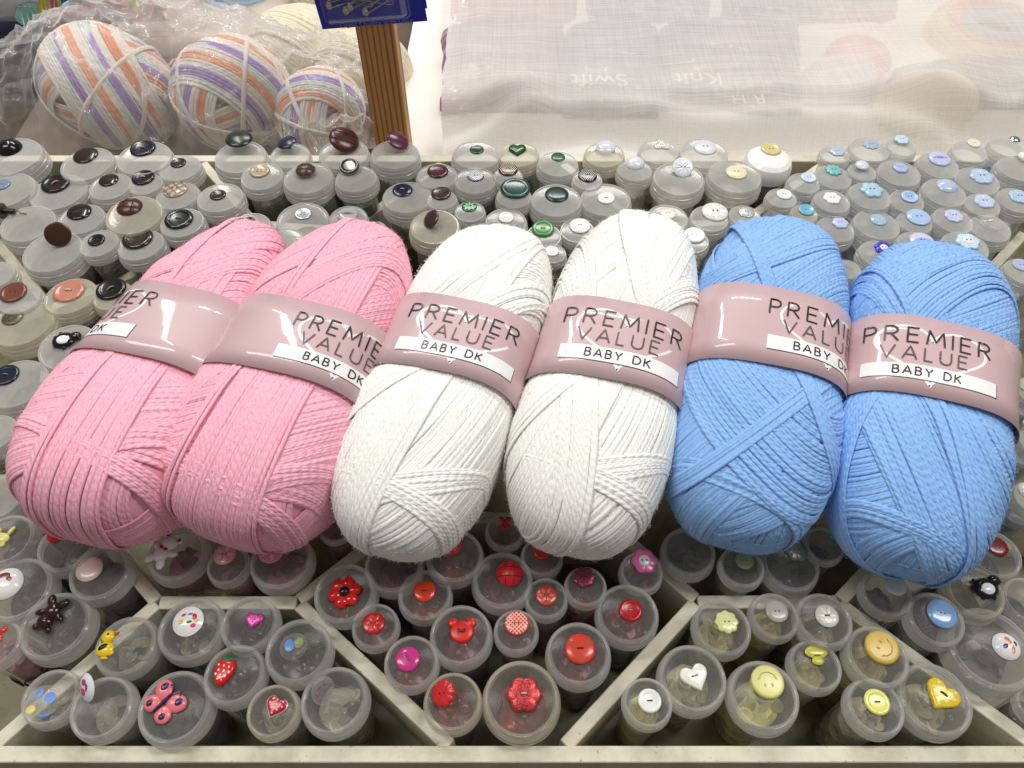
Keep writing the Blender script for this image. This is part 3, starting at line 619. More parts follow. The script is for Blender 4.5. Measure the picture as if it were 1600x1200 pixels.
def K_butterfly(b, c, c2):
    m = plastic(c, .2); d = plastic(c2, .2)
    for s in (-1, 1):
        b.ell((s*.52, .42, .12), (.60, .50, .16), m, 20, 8, s*.5); b.ell((s*.46, -.42, .11), (.50, .46, .15), m, 20, 8, -s*.5)
        b.ell((s*.6, .45, .22), (.2, .26, .05), d, 12, 6, s*.5); b.ell((s*.52, -.45, .2), (.18, .2, .05), d, 12, 6)
        b.tube([(0, .5, .22), (s*.15, .8, .26), (s*.34, .98, .26), (s*.42, .82, .25)], .05, d, 6)
    b.ell((0, 0, .26), (.11, .80, .12), d, 12, 8)
    for x, y, p, q in ((-.62, .55, .2, .26), (.62, .55, .2, .26), (-.55, -.5, .17, .2), (.55, -.5, .17, .2)): b.ell((x, y, .25), (p, q, .05), d, 12, 6)
def K_duck(b):
    y = plastic((240, 204, 28), .2); o = plastic((196, 84, 24), .25); k = plastic((26, 20, 16), .3)
    b.ell((-.02, .5, .2), (.46, .44, .2), y); b.ell((0, -.35, .18), (.6, .5, .2), y); b.ell((-.1, -.25, .33), (.34, .2, .1), k, 14, 6, .6); b.ell((.5, -.62, .2), (.22, .14, .1), y, 12, 6, .6); b.ell((.1, -.92, .14), (.26, .1, .09), y)
    b.ell((.48, .68, .22), (.24, .12, .1), o, 12, 6, .5); b.ell((.02, .6, .38), (.07, .1, .04), k, 10, 5)
def K_penguin(b):
    k = plastic((18, 18, 20), .14); w_ = plastic((240, 240, 240), .16)
    b.ell((0, -.05, .2), (.88, .74, .26), k, 22, 10, .3); b.ell((.74, .44, .24), (.44, .40, .26), k); b.ell((1.08, .30, .22), (.16, .08, .08), k); b.ell((.02, -.12, .36), (.5, .42, .17), w_, 20, 9, .2)
    for x, y, a in ((-.55, .52, .5), (-.78, .1, 0), (-.45, -.62, .4), (.3, -.68, -.3)): b.ell((x, y, .15), (.16, .2, .12), k, 12, 6, a)
    b.ell((.84, .5, .44), (.05, .05, .03), plastic((150, 160, 210), .2), 8, 5)
def K_teddy(b, c, ear=None, bow=None):
    m = plastic(c, .16); b.ell((.02, .52, .24), (.48, .44, .28), m); b.ell((0, -.15, .2), (.46, .54, .26), m)
    for s in (-1, 1):
        b.ell((s*.40, .90, .2), (.19, .19, .13), m)
        if ear: b.ell((s*.40, .90, .3), (.12, .12, .06), plastic(ear, .2))
        b.ell((s*.56, .08, .2), (.36, .2, .16), m, 14, 7, s*.5); b.ell((s*.38, -.66, .2), (.25, .38, .18), m, 14, 7, s*.5)
        b.ell((s*.16, .6, .46), (.05, .05, .03), plastic((20, 18, 18), .2), 8, 5)
    b.ell((0, .42, .46), (.15, .12, .07), m)
    if bow:
        for s in (-1, 1): b.ell((s*.14, .10, .42), (.15, .1, .06), plastic(bow, .3), 10, 5, s*.4)
def K_lady(b):
    b.ell((0, 0, .05), (.9, 1, .42), plastic((196, 22, 18), .15), 24, 10); k = plastic((20, 16, 16), .2); b.ell((0, .85, .12), (.5, .3, .25), k)
    for x, y in ((-.4, .3), (.4, .3), (-.45, -.25), (.45, -.25), (-.15, -.6), (.2, -.62)): b.ell((x, y, .05+.42*math.sqrt(max(.05, 1-x*x/.81-y*y))), (.13, .13, .05), k, 10, 5)
def K_poppy(b):
    r = plastic((206, 24, 20), .12)
    for i in range(6): a = i*math.pi/3+.3; b.ell((.58*math.cos(a), .58*math.sin(a), .16), (.42, .40, .18), r, 18, 9, a); b.tube([(.4*math.cos(a), .4*math.sin(a), .36), (.72*math.cos(a), .72*math.sin(a), .345)], .03, plastic((150, 14, 14), .2), 5)
    b.ell((0, 0, .22), (.34, .34, .22), plastic((16, 14, 16), .15), 20, 9)
def K_smile(b, c, th=None, flip=1):
    b.lathe([(0, .3), (.8, .3), (.93, .27), (1, .18), (1, .06), (.9, 0)], plastic(c, .3), 36); d = plastic(tuple(int(v*.82) for v in c), .4)
    b.tube([(.56*math.cos(t), flip*.56*math.sin(t)*.95, .295) for t in [R(200+140*i/14) for i in range(15)]], .04, d, 6)
    for s in (-1, 1): b.ell((s*.22, flip*.22, .3), (.08, .13, .025), d, 10, 5); b.tube([(s*.6, flip*-.1, .3), (s*.45, flip*-.22, .3)], .035, d, 5)
def K_print(b, base, marks, h=.42):
    K_dome(b, base, h)
    for x, y, rx, ry, c, a in marks:
        z = h*max(0, 1-(x*x+y*y))**.55; b.ell((x, y, z*.97), (rx, ry, .035), plastic(c, .25), 14, 5, a)
def K_clear(b, marks, h=.34):
    if 'clr' not in _m: _m['clr'] = see_through('clear_acrylic', (.8, .8, .8), .10, .08, .8, 60)
    for x, y, rx, ry, c, a in marks: b.ell((x, y, .09), (rx, ry, .02), plastic(c, .3), 14, 5, a)
    b.lathe([(0, h), (.4, h*.94), (.75, h*.7), (.93, h*.4), (1, .1), (.95, 0)], _m['clr'], 32)
def K_tree(b, c):
    m = plastic(c, .2); b.ell((0, .3, .14), (.95, .55, .16), m, 24, 9); b.ell((0, -.42, .12), (.5, .36, .13), m); holes(b, 2, .2, HOLE, (60, 50, 40), .3)
def K_bow(b, c):
    m = plastic(c, .2)
    for x, y, a in ((-.4, .5, .6), (.4, .5, -.6), (-.3, -.5, -.5), (.3, -.5, .5)): b.ell((x, y, .16), (.34, .5, .16), m, 16, 8, a)
    b.ell((0, 0, .2), (.3, .3, .18), m)
def K_animal(b, c):
    m = plastic(c, .25); b.ell((0, -.15, .2), (.75, .5, .2), m); b.ell((-.45, .45, .22), (.36, .34, .2), m); b.ell((.62, .5, .16), (.2, .42, .14), m, 14, 7, -.4); b.ell((.35, -.6, .15), (.22, .26, .14), m); b.ell((-.4, -.6, .15), (.22, .26, .14), m)
def K_stud(b): # metal jeans stud lying over on its wire
    mt = plastic((120, 108, 92), .3, metal=.9); b.tube([(-1.0, 0, .5), (-.84, 0, .5)], .95, mt, 28); b.tube([(-.84, 0, .5), (.45, 0, .42)], .34, plastic((22, 20, 20), .3), 16); b.tube([(.45, 0, .4), (.9, .1, .5), (1.2, -.1, .3), (1.7, .1, .05)], .1, plastic((170, 165, 150), .3, metal=.8), 6)
def K_diam(b):
    b.lathe([(0, .35), (.5, .35), (.85, .2), (1, 0), (.4, -.4)], plastic((190, 195, 200), .05, metal=.9), 8)
def K_swirl(b, c):
    b.lathe(prof_disc(0, .24), plastic(c, .2), 36); d = plastic(tuple(min(255, int(v*.86)) for v in c), .35)
    for i in range(6):
        a = i*math.pi/3; P = [(.32*math.cos(a), .32*math.sin(a)), (.32*math.cos(a+1.05), .32*math.sin(a+1.05)), (.92*math.cos(a+.75), .92*math.sin(a+.75)), (.92*math.cos(a+.35), .92*math.sin(a+.35))]
        if i % 2 == 0: b.add([(x, y, .246*(1-.14*(x*x+y*y))) for x, y in P], [(0, 1, 2, 3)], d)
    holes(b, 2, .25, HOLE, (120, 40, 30))
def K_tri(b, c):
    o = [((.74+.22*math.cos(3*t))*math.sin(t), (.74+.22*math.cos(3*t))*math.cos(t)) for t in [2*math.pi*i/48 for i in range(48)]][::-1]
    b.pillow(o, plastic(c, .2), .24, .12); P = [(x*.72, y*.72, .262) for x, y in o]; b.tube(P, .025, plastic((150, 135, 120), .4), 5, True); holes(b, 2, .27, HOLE, None, .12)

# (lid x, lid y, lid width, button x, y, width, kind, fill, tint, tilt (deg about x, y), turn, label)
JAR_GROUP = 'lidded jars of buttons standing in the tray'
def jar(cx, cy, lw, bx, by, bw, fn, fill, label, tint='n', tilt=(0, 0), turn=0, up=0, white=0, num=None, flat=None):
    z = hl(cy)+rnd.uniform(-.0022, .0022); c = at(cx, cy, z); r = lw/2*depth(c)/F; front = cy > 800
    ro = empty('button_jar', (c.x, c.y, FLOOR+.005), label, 'jar', JAR_GROUP); ro.rotation_euler = (R(rnd.uniform(-1.5, 1.5)), R(rnd.uniform(-1.5, 1.5)), 0)
    top = z-ro.location.z; pf = LIDW if white else (LIDF if front else LIDP); ph = rnd.uniform(0, 6)
    b = MB(); P_ = [(q[0]*r, q[1]*r) for q in pf]; wm = plastic((236, 234, 230), .2)
    b.lathe(P_[:3], wm if white else (lid_mat(tint) if front else skirt_mat(tint, 1)), 40); b.lathe(P_[2:], wm if white else skirt_mat(tint, not front), 40)
    lid = b.build('lid', ro, (0, 0, top), 30)
    zb = top-.30*r; low = .70 if front else .8
    b = MB(); b.lathe([(.90*r, zb), (.90*r, zb-.25*r), (.84*r, zb-.5*r), (low*r, .008), (low*r*.9, .001), (0, .001)], body_mat(), 28)
    fh = top*.80-.002
    k = low-.04; b.lathe([(0, fh), (k*.5*r, fh+.0012), (k*r*.95, fh-.001), (k*r, fh-.004), (k*r, .006), (0, .004)], fill_mat(fill), 24)
    if front or fill == 'dk':
        for q in range(12):
            a = q*2.4+ph; rr = k*r*math.sqrt((q+.5)/12)*.86; br_ = r*rnd.uniform(.16, .26); mM = Matrix.Translation((rr*math.cos(a), rr*math.sin(a), fh-.001+rnd.uniform(-.003, .002))) @ Matrix.Rotation(rnd.uniform(-.7, .7), 4, 'X') @ Matrix.Rotation(rnd.uniform(-.7, .7), 4, 'Y') @ Matrix.Scale(br_, 4)
            c0, c1 = ZONE[fill]; t = rnd.choice((.35, .7, 1, 1)); b.M = mM; b.lathe([(0, .18), (.6, .16), (.8, .24), (1, .12), (.9, -.1), (0, -.1)], plastic(tuple(int((u+(v-u)*t)//12*12) for u, v in zip(c0, c1)), .25), 14); b.M = Matrix.Identity(4)
    b.build('body', ro, (0, 0, 0), 30)
    if num:
        nb_ = MB(); st, wd = text_strokes(num, r*.13, .25); a = rnd.uniform(-2.4, -.7); ox, oy = .60*r*math.cos(a), .60*r*math.sin(a); ta = rnd.uniform(-.8, .8)
        for s in st: nb_.tube([(ox+(x-wd/2)*math.cos(ta)-y*math.sin(ta), oy+(x-wd/2)*math.sin(ta)+y*math.cos(ta), -.03*r) for x, y in s], r*.016, lid_mat('c'), 5)
        nb_.build('moulded_number', lid, sharp=0)
    if fn:
        zt = -.036*r+ (.10*r if white else 0); p = at(bx, by, z+zt+up*.008); br = bw/2*depth(p)/F
        b = MB(); b.M = Matrix.Scale(br, 4); fn(b); bo = b.build('button', lid, (p.x-c.x, p.y-c.y, zt+up*br*.9+.0002), 40)
        if tilt != (0, 0) and not up: bo.location.z += br*abs(math.sin(max(abs(R(tilt[0])), abs(R(tilt[1])))))*.9
        bo.rotation_euler = (R(tilt[0]), R(tilt[1]), R(turn))
    return ro
rnd = random.Random(5)
WH = (232, 232, 228); PEARL = (222, 222, 214); CRM = (226, 214, 170); BLK = (16, 15, 16); DBR = (40, 28, 20); PBL = (168, 196, 226); LAV = (176, 180, 212); THR = (226, 214, 190)
def L(f, *a, **k): return lambda b: f(b, *a, **k)
J = [
# ---- back left, browns and blacks
 (16, 243, 92, 14, 232, 38, L(K_dome, BLK, .75), 'gn', 'jar with a big glossy black ball button, left end of back row', {}),
 (141, 254, 82, 140, 242, 38, L(K_disc, DBR, 0, 0, None), 'gn', 'jar with a flat dark brown button tied by a white thread knot', dict(th=1)),
 (222, 246, 84, 221, 233, 39, L(K_disc, (24, 22, 28), 2, 1, (150, 140, 130)), 'gn', 'jar with a big charcoal button, back row below the yarn in the bag', {}),
 (280, 264, 66, 278, 257, 24, L(K_disc, (38, 33, 26), 2), 'gn', 'jar with a small olive black button beside the back rim divider', {}),
 (92, 302, 88, 89, 290, 44, L(K_disc, (24, 22, 20), 4, 1, (206, 150, 140)), 'dk', 'jar with a large black button sewn on with pink thread', {}),
 (172, 293, 66, 170, 284, 30, L(K_fish, (44, 32, 24)), 'dk', 'jar with an oval dark brown button, behind the brown leather one', {}),
 (229, 288, 52, 226, 279, 35, L(K_disc, (14, 13, 15), 2, 1, THR), 'dk', 'small jar nearly covered by a rimmed black button, between two brown ones', {}),
 (8, 300, 88, 2, 292, 26, L(K_disc, (120, 138, 156), 2), 'gn', 'jar with a grey blue button cut off by the left picture edge', {}),
 (278, 308, 68, 275, 299, 38, L(K_check, (176, 160, 138), (110, 92, 72), .5, .06), 'dk', 'jar with a beige and brown striped button', {}),
 (342, 311, 72, 339, 308, 25, L(K_disc, (44, 30, 24), 2, 1, (220, 215, 205)), 'gn', 'jar with a small brown button and a bulky white thread knot', {}),
 (41, 348, 84, 18, 334, 26, K_stud, 'gn', 'jar with a metal stud lying on its side on a black tube', dict(w=1)),
 (122, 344, 72, 120, 334, 37, L(K_fish, (34, 26, 20)), 'dk', 'jar with a black fish-eye button, left of the leather button', dict(turn=20)),
 (206, 333, 88, 200, 322, 39, L(K_leather, (78, 42, 28)), 'dk', 'yellowed jar with a round woven brown leather button', dict(tint='w')),
 (284, 348, 68, 280, 344, 44, L(K_disc, (34, 40, 28), 2, 1, (120, 116, 100), rc=(18, 20, 16)), 'dk', 'jar with a wide dark green rimmed button above the leftmost pink ball', {}),
 (83, 392, 92, 92, 366, 38, L(K_shank, (74, 52, 38), .10, .5, (190, 186, 176), .5), 'dk', 'jar with an engraved brown metal button tilted on a wire shank', dict(tilt=(38, 28), up=.9)),
 (158, 378, 60, 155, 374, 26, L(K_disc, BLK, 2, 1), 'dk', 'narrow jar with a small plain black button, left of the ringed brown button', {}),
 (222, 386, 72, 218, 377, 47, L(K_disc, (50, 40, 28), 2, 1, None, rc=(36, 28, 18)), 'dk', 'jar with a large ringed dark brown button touching the leftmost pink ball', {}),
 (-14, 432, 62, 0, 0, 0, None, 'gn', 'jar at the left picture edge with no button in view, above the red brown button', {}),
 (30, 464, 64, 22, 456, 41, L(K_disc, (112, 62, 48), 2, 1), 'gn', 'jar with a shiny red brown button by the left divider', {}),
 (108, 466, 80, 107, 460, 48, L(K_disc, (186, 124, 104), 2, 1, THR), 'gn', 'yellowed jar with a large pinkish brown button', dict(tint='w')),
 (178, 463, 62, 176, 454, 46, L(K_disc, (18, 15, 12), 4, 1, (150, 140, 120)), 'gn', 'yellowed jar with a glossy black four-hole button touching a pink ball band', dict(tint='w')),
 (34, 506, 96, 20, 498, 32, L(K_disc, (92, 76, 44), 0, 0, spark=1), 'gn', 'big jar with a mottled black and gold button', dict(tint='w')),
 (104, 538, 90, 101, 530, 40, K_penguin, 'dk', 'jar with a black and white penguin button beside the leftmost pink ball', dict(turn=-8)),
 (25, 600, 96, 10, 588, 40, L(K_disc, (26, 34, 52), 2, 1, (150, 140, 110)), 'dk', 'jar with a navy blue four-ringed button at the left edge', {}),
 (-14, 682, 74, 0, 0, 0, None, 'gy', 'jar at the left edge, mostly cropped, below the navy button', {}),
 (-10, 776, 82, 0, 0, 0, None, 'gy', 'jar at the left edge, moulded with a nought, beside the pink ball', dict(num='0')),
# ---- front left
 (14, 840, 86, 8, 838, 40, L(K_animal, (224, 220, 128)), 'dk', 'jar with a pale yellow animal button at the left edge', dict(num='8')),
 (99, 850, 88, 84, 833, 29, K_lady, 'dk', 'jar with a red ladybird button half under the leftmost pink ball', dict(turn=20)),
 (152, 892, 94, 138, 889, 41, L(K_disc, (220, 196, 188), 0, 0, THR), 'dk', 'jar with a plain pale pink disc button and a loose thread', dict(num='7')),
 (22, 920, 106, 6, 913, 52, L(K_print, (226, 224, 222), [(-.1, .35, .4, .22, (110, 56, 40), .3), (-.3, -.2, .35, .32, (196, 34, 34), 0), (.25, .2, .2, .18, (120, 66, 50), 0)]), 'dk', 'jar with a white domed button printed in red and brown', dict(num='1')),
 (84, 974, 110, 82, 957, 54, L(K_teddy, (44, 22, 16)), 'dk', 'jar with a glossy dark brown teddy bear button', dict(num='8', turn=165)),
 (-4, 1008, 76, 2, 994, 26, L(K_bow, (206, 40, 26)), 'pk', 'jar with a bright red button cropped at the left edge', {}),
 (276, 864, 92, 258, 863, 54, L(K_teddy, (236, 226, 228), (50, 96, 200), (190, 36, 30)), 'pk', 'jar with a white teddy bear button with blue ears', dict(turn=-28)),
 (355, 887, 66, 351, 872, 35, L(K_star, (226, 160, 168), (240, 196, 200), 5), 'pk', 'small jar with a pale pink flower-cut button beside the white bear', {}),
 (442, 874, 98, 428, 862, 40, L(K_star, (224, 150, 164), (238, 186, 194), 5), 'pk', 'jar with a pink flower-cut button half under a pink ball', {}),
 (523, 826, 54, 524, 812, 26, L(K_disc, (190, 30, 30), 2), 'rd', 'jar with a red button in the gap between pink and white balls', {}),
 (198, 1010, 96, 171, 1009, 46, K_duck, 'fr', 'jar with a yellow duck button', dict(num='0')),
 (295, 978, 102, 293, 968, 47, L(K_print, (238, 236, 236), [(-.3, .35, .18, .1, (190, 30, 80), .5), (.1, .42, .2, .08, (40, 110, 190), .3), (.4, .25, .18, .24, (200, 30, 60), 0), (.55, .05, .18, .14, (236, 200, 40), 0), (.15, -.1, .2, .1, (40, 130, 60), .2), (.42, -.3, .2, .16, (206, 40, 90), 0), (-.35, -.1, .2, .16, (228, 190, 50), .4)], .3), 'fr', 'jar with a white domed button printed with coloured shapes', dict(num='8')),
 (391, 972, 90, 400, 967, 29, L(K_heart, (206, 50, 150), None, None, None, 1, 0), 'dk', 'jar with a small glittery magenta heart button', dict(num='1', turn=-8)),
 (73, 1090, 88, 63, 1099, 52, L(K_clear, [(-.35, .5, .2, .34, (30, 120, 210), -.3), (.35, .25, .34, .36, (30, 120, 220), 0), (-.55, -.42, .28, .26, (226, 206, 50), .3), (.35, -.72, .34, .14, (30, 110, 190), .2)]), 'fr', 'jar with a clear domed button holding blue and yellow smiles', {}),
 (164, 1102, 98, 144, 1070, 44, L(K_print, (230, 228, 232), [(.1, .35, .3, .3, (186, 50, 130), .4), (-.1, -.2, .3, .3, (190, 60, 130), .3), (-.4, .1, .26, .2, (216, 150, 50), .2), (.35, 0, .16, .3, (110, 70, 150), -.4)], .34), 'fr', 'jar with a white oval button standing up on a thread', dict(tilt=(25, -38), up=.5)),
 (268, 1100, 114, 254, 1094, 56, L(K_butterfly, (226, 118, 124), (44, 32, 78)), 'dk', 'jar with a pink and navy butterfly button', dict(turn=-40)),
 (364, 1058, 96, 350, 1055, 42, L(K_straw, (212, 30, 26)), 'dk', 'jar with a red strawberry button with white seeds', dict(num='7', turn=-12)),
 (461, 1019, 104, 455, 1014, 42, L(K_clear, [(-.35, .1, .36, .5, (40, 130, 200), .2), (.35, .35, .36, .34, (110, 160, 50), 0), (.3, .1, .3, .2, (150, 90, 60), 0)]), 'dk', 'jar with a clear domed button showing blue and green figures', dict(num='6')),
 (428, 1106, 82, 435, 1098, 33, L(K_heart, (176, 20, 34), None, (220, 190, 190), (210, 205, 205), 0, 0), 'fr', 'jar with a dotted red heart button edged in silver', dict(turn=-22, num='9', tint='w')),
 (524, 1096, 106, 510, 1083, 42, L(K_clear, [(-.3, .2, .22, .1, (40, 30, 34), .5), (-.5, -.2, .1, .16, (150, 40, 50), 0), (.1, .4, .18, .06, (50, 40, 40), .3)], .5), 'fr', 'jar with a clear see-through button and frayed white threads', dict(tilt=(10, -18), num='8')),
# ---- front centre, reds
 (544, 921, 98, 545, 922, 52, K_poppy, 'rd', 'jar with a red poppy button with a black centre', dict(num='1')),
 (618, 882, 92, 0, 0, 0, None, 'rd', 'jar under the first white ball, no button in view', {}),
 (712, 868, 90, 706, 852, 36, L(K_leather, (206, 46, 40)), 'rd', 'jar with a red woven button half hidden by a white ball', {}),
 (661, 931, 84, 661, 927, 34, L(K_disc, (206, 60, 26), 2, 0, (140, 40, 20)), 'rd', 'jar with a flat orange red button, between poppy and woven red ball', dict(num='1')),
 (781, 908, 96, 792, 899, 42, L(K_leather, (216, 34, 40), .55), 'rd', 'jar with a big domed red woven button, lid fully in view', dict(num='8')),
 (584, 981, 74, 582, 978, 35, L(K_star, (176, 30, 28), (212, 60, 52), 6), 'rd', 'small jar with a red star-cut button below the poppy', {}),
 (641, 1036, 86, 636, 1032, 38, L(K_fish, (206, 56, 140), (176, 40, 116)), 'rd', 'jar with a shiny magenta fish-eye button', dict(num='9', turn=-60)),
 (725, 991, 98, 727, 985, 44, L(K_bearhead, (216, 34, 24)), 'rd', 'jar with a flat red bear head button', dict(num='8')),
 (809, 988, 70, 810, 977, 38, L(K_check, (214, 76, 62), (244, 200, 184)), 'rd', 'small jar with a red and white checked button', dict(num='10')),
 (856, 938, 68, 856, 935, 33, L(K_star, (186, 66, 58), (214, 110, 98), 6), 'rd', 'small jar with a coppery red star-cut button', {}),
 (917, 915, 66, 914, 902, 35, L(K_flower, (150, 26, 84), 7, .12, None, None, .24, .2, 1), 'rd', 'small jar with a dark pink glitter flower button', {}),
 (983, 955, 98, 987, 951, 36, L(K_disc, (186, 20, 26), 2, 1, (220, 150, 140), rc=(170, 16, 22)), 'rd', 'jar with a crimson button with a notched rim', dict(num='5')),
 (909, 1023, 102, 911, 1017, 47, L(K_swirl, (216, 66, 42)), 'rd', 'jar with a large orange red button with folded facets', dict(num='8')),
 (704, 1099, 92, 691, 1089, 42, L(K_flower, (196, 44, 42), 10, .12, None, None, .3), 'rd', 'jar with a ruffled red flower button tipped on its side', dict(tilt=(8, -28), tint='w')),
 (815, 1087, 122, 819, 1080, 55, L(K_flower, (196, 14, 22), 6, .16, (200, 190, 170), None, .24, .2, 1), 'rd', 'large front jar with a glittering red flower button', dict(tint='w')),
 (1004, 891, 68, 1008, 876, 41, L(K_flower, (226, 108, 168), 6, .14, None, WH), 'pk', 'jar with a pink flower button with white centre', {}),
 (786, 832, 62, 786, 822, 24, L(K_bow, (206, 30, 26)), 'rd', 'jar with a red bow shaped button between two white balls', {}),
 (850, 872, 66, 850, 866, 26, L(K_disc, (206, 56, 30), 2), 'rd', 'jar almost hidden under the second white ball', {}),
# ---- front right
 (1082, 862, 84, 0, 0, 0, None, 'dk', 'jar in the shade beneath a blue ball, no button in view', {}),
 (1159, 882, 70, 1162, 874, 28, L(K_disc, (170, 180, 130), 2, 0), 'dk', 'small jar with a dull green button peeping out under a blue ball', {}),
 (1238, 879, 90, 1245, 858, 37, L(K_flower, (126, 130, 122), 6, .14, None), 'dk', 'dark jar with a grey flower button under a blue ball', {}),
 (1292, 850, 62, 0, 0, 0, None, 'dk', 'jar in the gap between the blue balls', {}),
 (1128, 982, 90, 1133, 975, 37, L(K_flower, (222, 222, 156), 8, .12, None), 'yl', 'jar with a pale yellow scalloped flower button', dict(num='5')),
 (1210, 964, 76, 1212, 958, 35, L(K_disc, (176, 174, 164), 2, 0), 'yl', 'jar with a grey translucent disc button', {}),
 (1294, 968, 88, 1297, 963, 36, L(K_star, (206, 206, 196), (232, 232, 224), 6, (90, 80, 70)), 'ol', 'jar with a pearly white star-cut button, back right of the yellow compartment', dict(num='8')),
 (1083, 1056, 106, 1084, 1054, 45, L(K_heart, (230, 230, 218), (180, 170, 140)), 'ol', 'jar with a plain white heart button', dict(num='0', turn=18)),
 (1010, 1101, 78, 1012, 1099, 37, L(K_disc, (220, 222, 216), 2, 1, (60, 50, 40)), 'yl', 'narrow jar with a rimmed pearl white button at the front', dict(num='1')),
 (1196, 1085, 110, 1199, 1065, 51, L(K_smile, (222, 216, 140), None, -1), 'yb', 'jar with a thick pale yellow smiley button, face upside down', dict(num='8')),
 (1273, 1044, 82, 1273, 1030, 37, L(K_tree, (196, 190, 74)), 'yl', 'jar with a translucent olive yellow tree shaped button', dict(num='5')),
 (1370, 1026, 98, 1374, 1014, 52, L(K_smile, (222, 188, 92)), 'yl', 'jar with an orange yellow smiley button', dict(turn=60, num='9')),
 (1366, 1106, 90, 1366, 1099, 40, L(K_disc, (220, 216, 116), 2, 1, (50, 46, 30)), 'ol', 'jar with a plain pale yellow two-hole button', {}),
 (1460, 1090, 114, 1468, 1084, 52, L(K_heart, (236, 204, 44), (60, 50, 20), (240, 226, 190)), 'ol', 'jar with a yellow heart button with white dots', dict(num='0', turn=-42)),
 (1393, 930, 78, 1405, 919, 34, L(K_disc, (224, 224, 224), 0, 0), 'dk', 'jar with a white button just below the rightmost blue ball', {}),
 (1460, 964, 88, 1467, 957, 46, L(K_fish, (126, 168, 214), (92, 138, 190)), 'dk', 'jar with a large satin blue fish-eye button', dict(turn=-12)),
 (1527, 926, 90, 1540, 922, 46, K_penguin, 'dk', 'jar with a black and white penguin button at the right', dict(tint='w', turn=4)),
 (1555, 1014, 134, 1576, 1012, 42, L(K_print, (232, 232, 234), [(.1, .3, .2, .36, (220, 120, 40), .3), (.25, -.3, .16, .34, (216, 130, 50), -.2), (-.2, -.05, .26, .16, (60, 50, 130), .5), (.55, .1, .14, .2, (60, 50, 130), 0)], .4), 'gy', 'very wide jar with a white domed button printed orange and purple', dict(num='8')),
 (1557, 862, 82, 1559, 852, 33, L(K_disc, (120, 24, 28), 2, 0), 'dk', 'jar with a dark red button right of the rightmost blue ball', {}),
 (1606, 932, 74, 0, 0, 0, None, 'dk', 'jar cropped by the right edge beside the penguin jar', {}),
 (1628, 1105, 64, 0, 0, 0, None, 'dk', 'jar cropped by the right edge below the widest jar', {}),
 (1612, 780, 62, 1600, 768, 28, L(K_dome, WH, .5), 'bl', 'jar with a white domed button at the right edge beside the blue ball', {}),
 (1618, 690, 56, 1604, 662, 22, L(K_disc, (130, 196, 180), 2), 'bl', 'jar with a teal green button at the right edge', {}),
 (1618, 610, 56, 1603, 602, 22, L(K_disc, (176, 196, 150), 2), 'bl', 'jar with a light green button at the right edge', {}),
 (1603, 428, 60, 1598, 418, 27, L(K_disc, LAV, 2, 1), 'bl', 'jar with a lavender button at the right edge above the blue ball', {}),
# ---- back middle
 (374, 243, 80, 373, 219, 42, L(K_shank, (34, 44, 32), .28, .6, (16, 18, 16)), 'gn', 'jar with a dark green mushroom button on a black stem', dict(up=.75)),
 (451, 241, 62, 446, 221, 31, L(K_shank, (28, 34, 56), .26, .7, (24, 28, 44)), 'gn', 'jar with a navy mushroom button on a stem', dict(up=.8, tilt=(0, -12))),
 (537, 239, 78, 538, 221, 47, L(K_shank, (72, 36, 28), .34, .5, (50, 26, 22), leather=1), 'gn', 'jar with a large brown leather button tilted forward on its shank', dict(up=.55, tilt=(12, 22))),
 (614, 243, 76, 618, 223, 36, L(K_shank, (96, 42, 70), .28, .7, (60, 24, 40), leather=1), 'gn', 'jar with a plum purple shank button in front of the wooden post', dict(up=.7, tilt=(8, 24))),
 (411, 273, 66, 408, 266, 31, L(K_disc, (168, 150, 124), 4, 1, None), 'gn', 'jar with a beige ringed button behind the left pink balls', {}),
 (484, 279, 78, 480, 267, 31, L(K_leather, (80, 62, 46), .55), 'gn', 'jar with a round dark tan leather button on a short shank', dict(up=.4)),
 (558, 280, 66, 549, 266, 31, L(K_disc, (150, 144, 132), 0, 1, None, h=.5, metal=.7, rc=(30, 30, 34)), 'gn', 'jar with a silver and black ring button', dict(tilt=(12, 0))),
 (632, 311, 78, 625, 301, 32, L(K_disc, (34, 36, 60), 2, 0, (200, 196, 190)), 'gn', 'jar with a navy button with a white thread end', {}),
 (681, 276, 64, 682, 270, 33, L(K_disc, (74, 28, 34), 2, 1, None), 'gn', 'jar with a ringed maroon button', {}),
 (694, 314, 48, 693, 305, 31, L(K_disc, (58, 40, 34), 4, 1), 'gn', 'narrow jar with a dark brown four-hole button', {}),
 (678, 352, 78, 673, 339, 30, L(K_shank, (60, 40, 42), .2, .6, (30, 22, 24)), 'gn', 'jar with a dark plum toggle button standing on its shank', dict(tilt=(15, -35), up=.7, tint='w')),
 (740, 243, 75, 741, 236, 22, L(K_disc, (30, 62, 44), 2, 1, (150, 160, 150)), 'gn', 'jar with a small shiny dark green button by the white cloth', {}),
 (742, 284, 66, 743, 278, 26, L(K_check, (36, 40, 66), (225, 225, 230), .22, .045), 'gn', 'jar with a navy and white checked button', {}),
 (733, 331, 48, 732, 324, 24, L(K_star, (24, 110, 52), (190, 220, 196), 8), 'gn', 'narrow jar with a green button cut with white zigzags', {}),
 (790, 274, 46, 790, 265, 30, L(K_dots, (62, 34, 28), (236, 226, 206)), 'gn', 'jar with a brown button covered in white dots', {}),
 (811, 242, 64, 809, 237, 28, L(K_heart, (30, 84, 46), None, None, None, 0, 2, .4), 'gn', 'yellowed jar with a green heart button', dict(tint='w')),
 (801, 308, 56, 803, 297, 47, L(K_disc, (26, 70, 58), 0, 1, THR), 'gn', 'jar nearly covered by a large flat dark green button', {}),
 (868, 257, 64, 868, 247, 22, L(K_disc, (24, 92, 60), 2, 0), 'gn', 'jar with a small matt green two-hole button', {}),
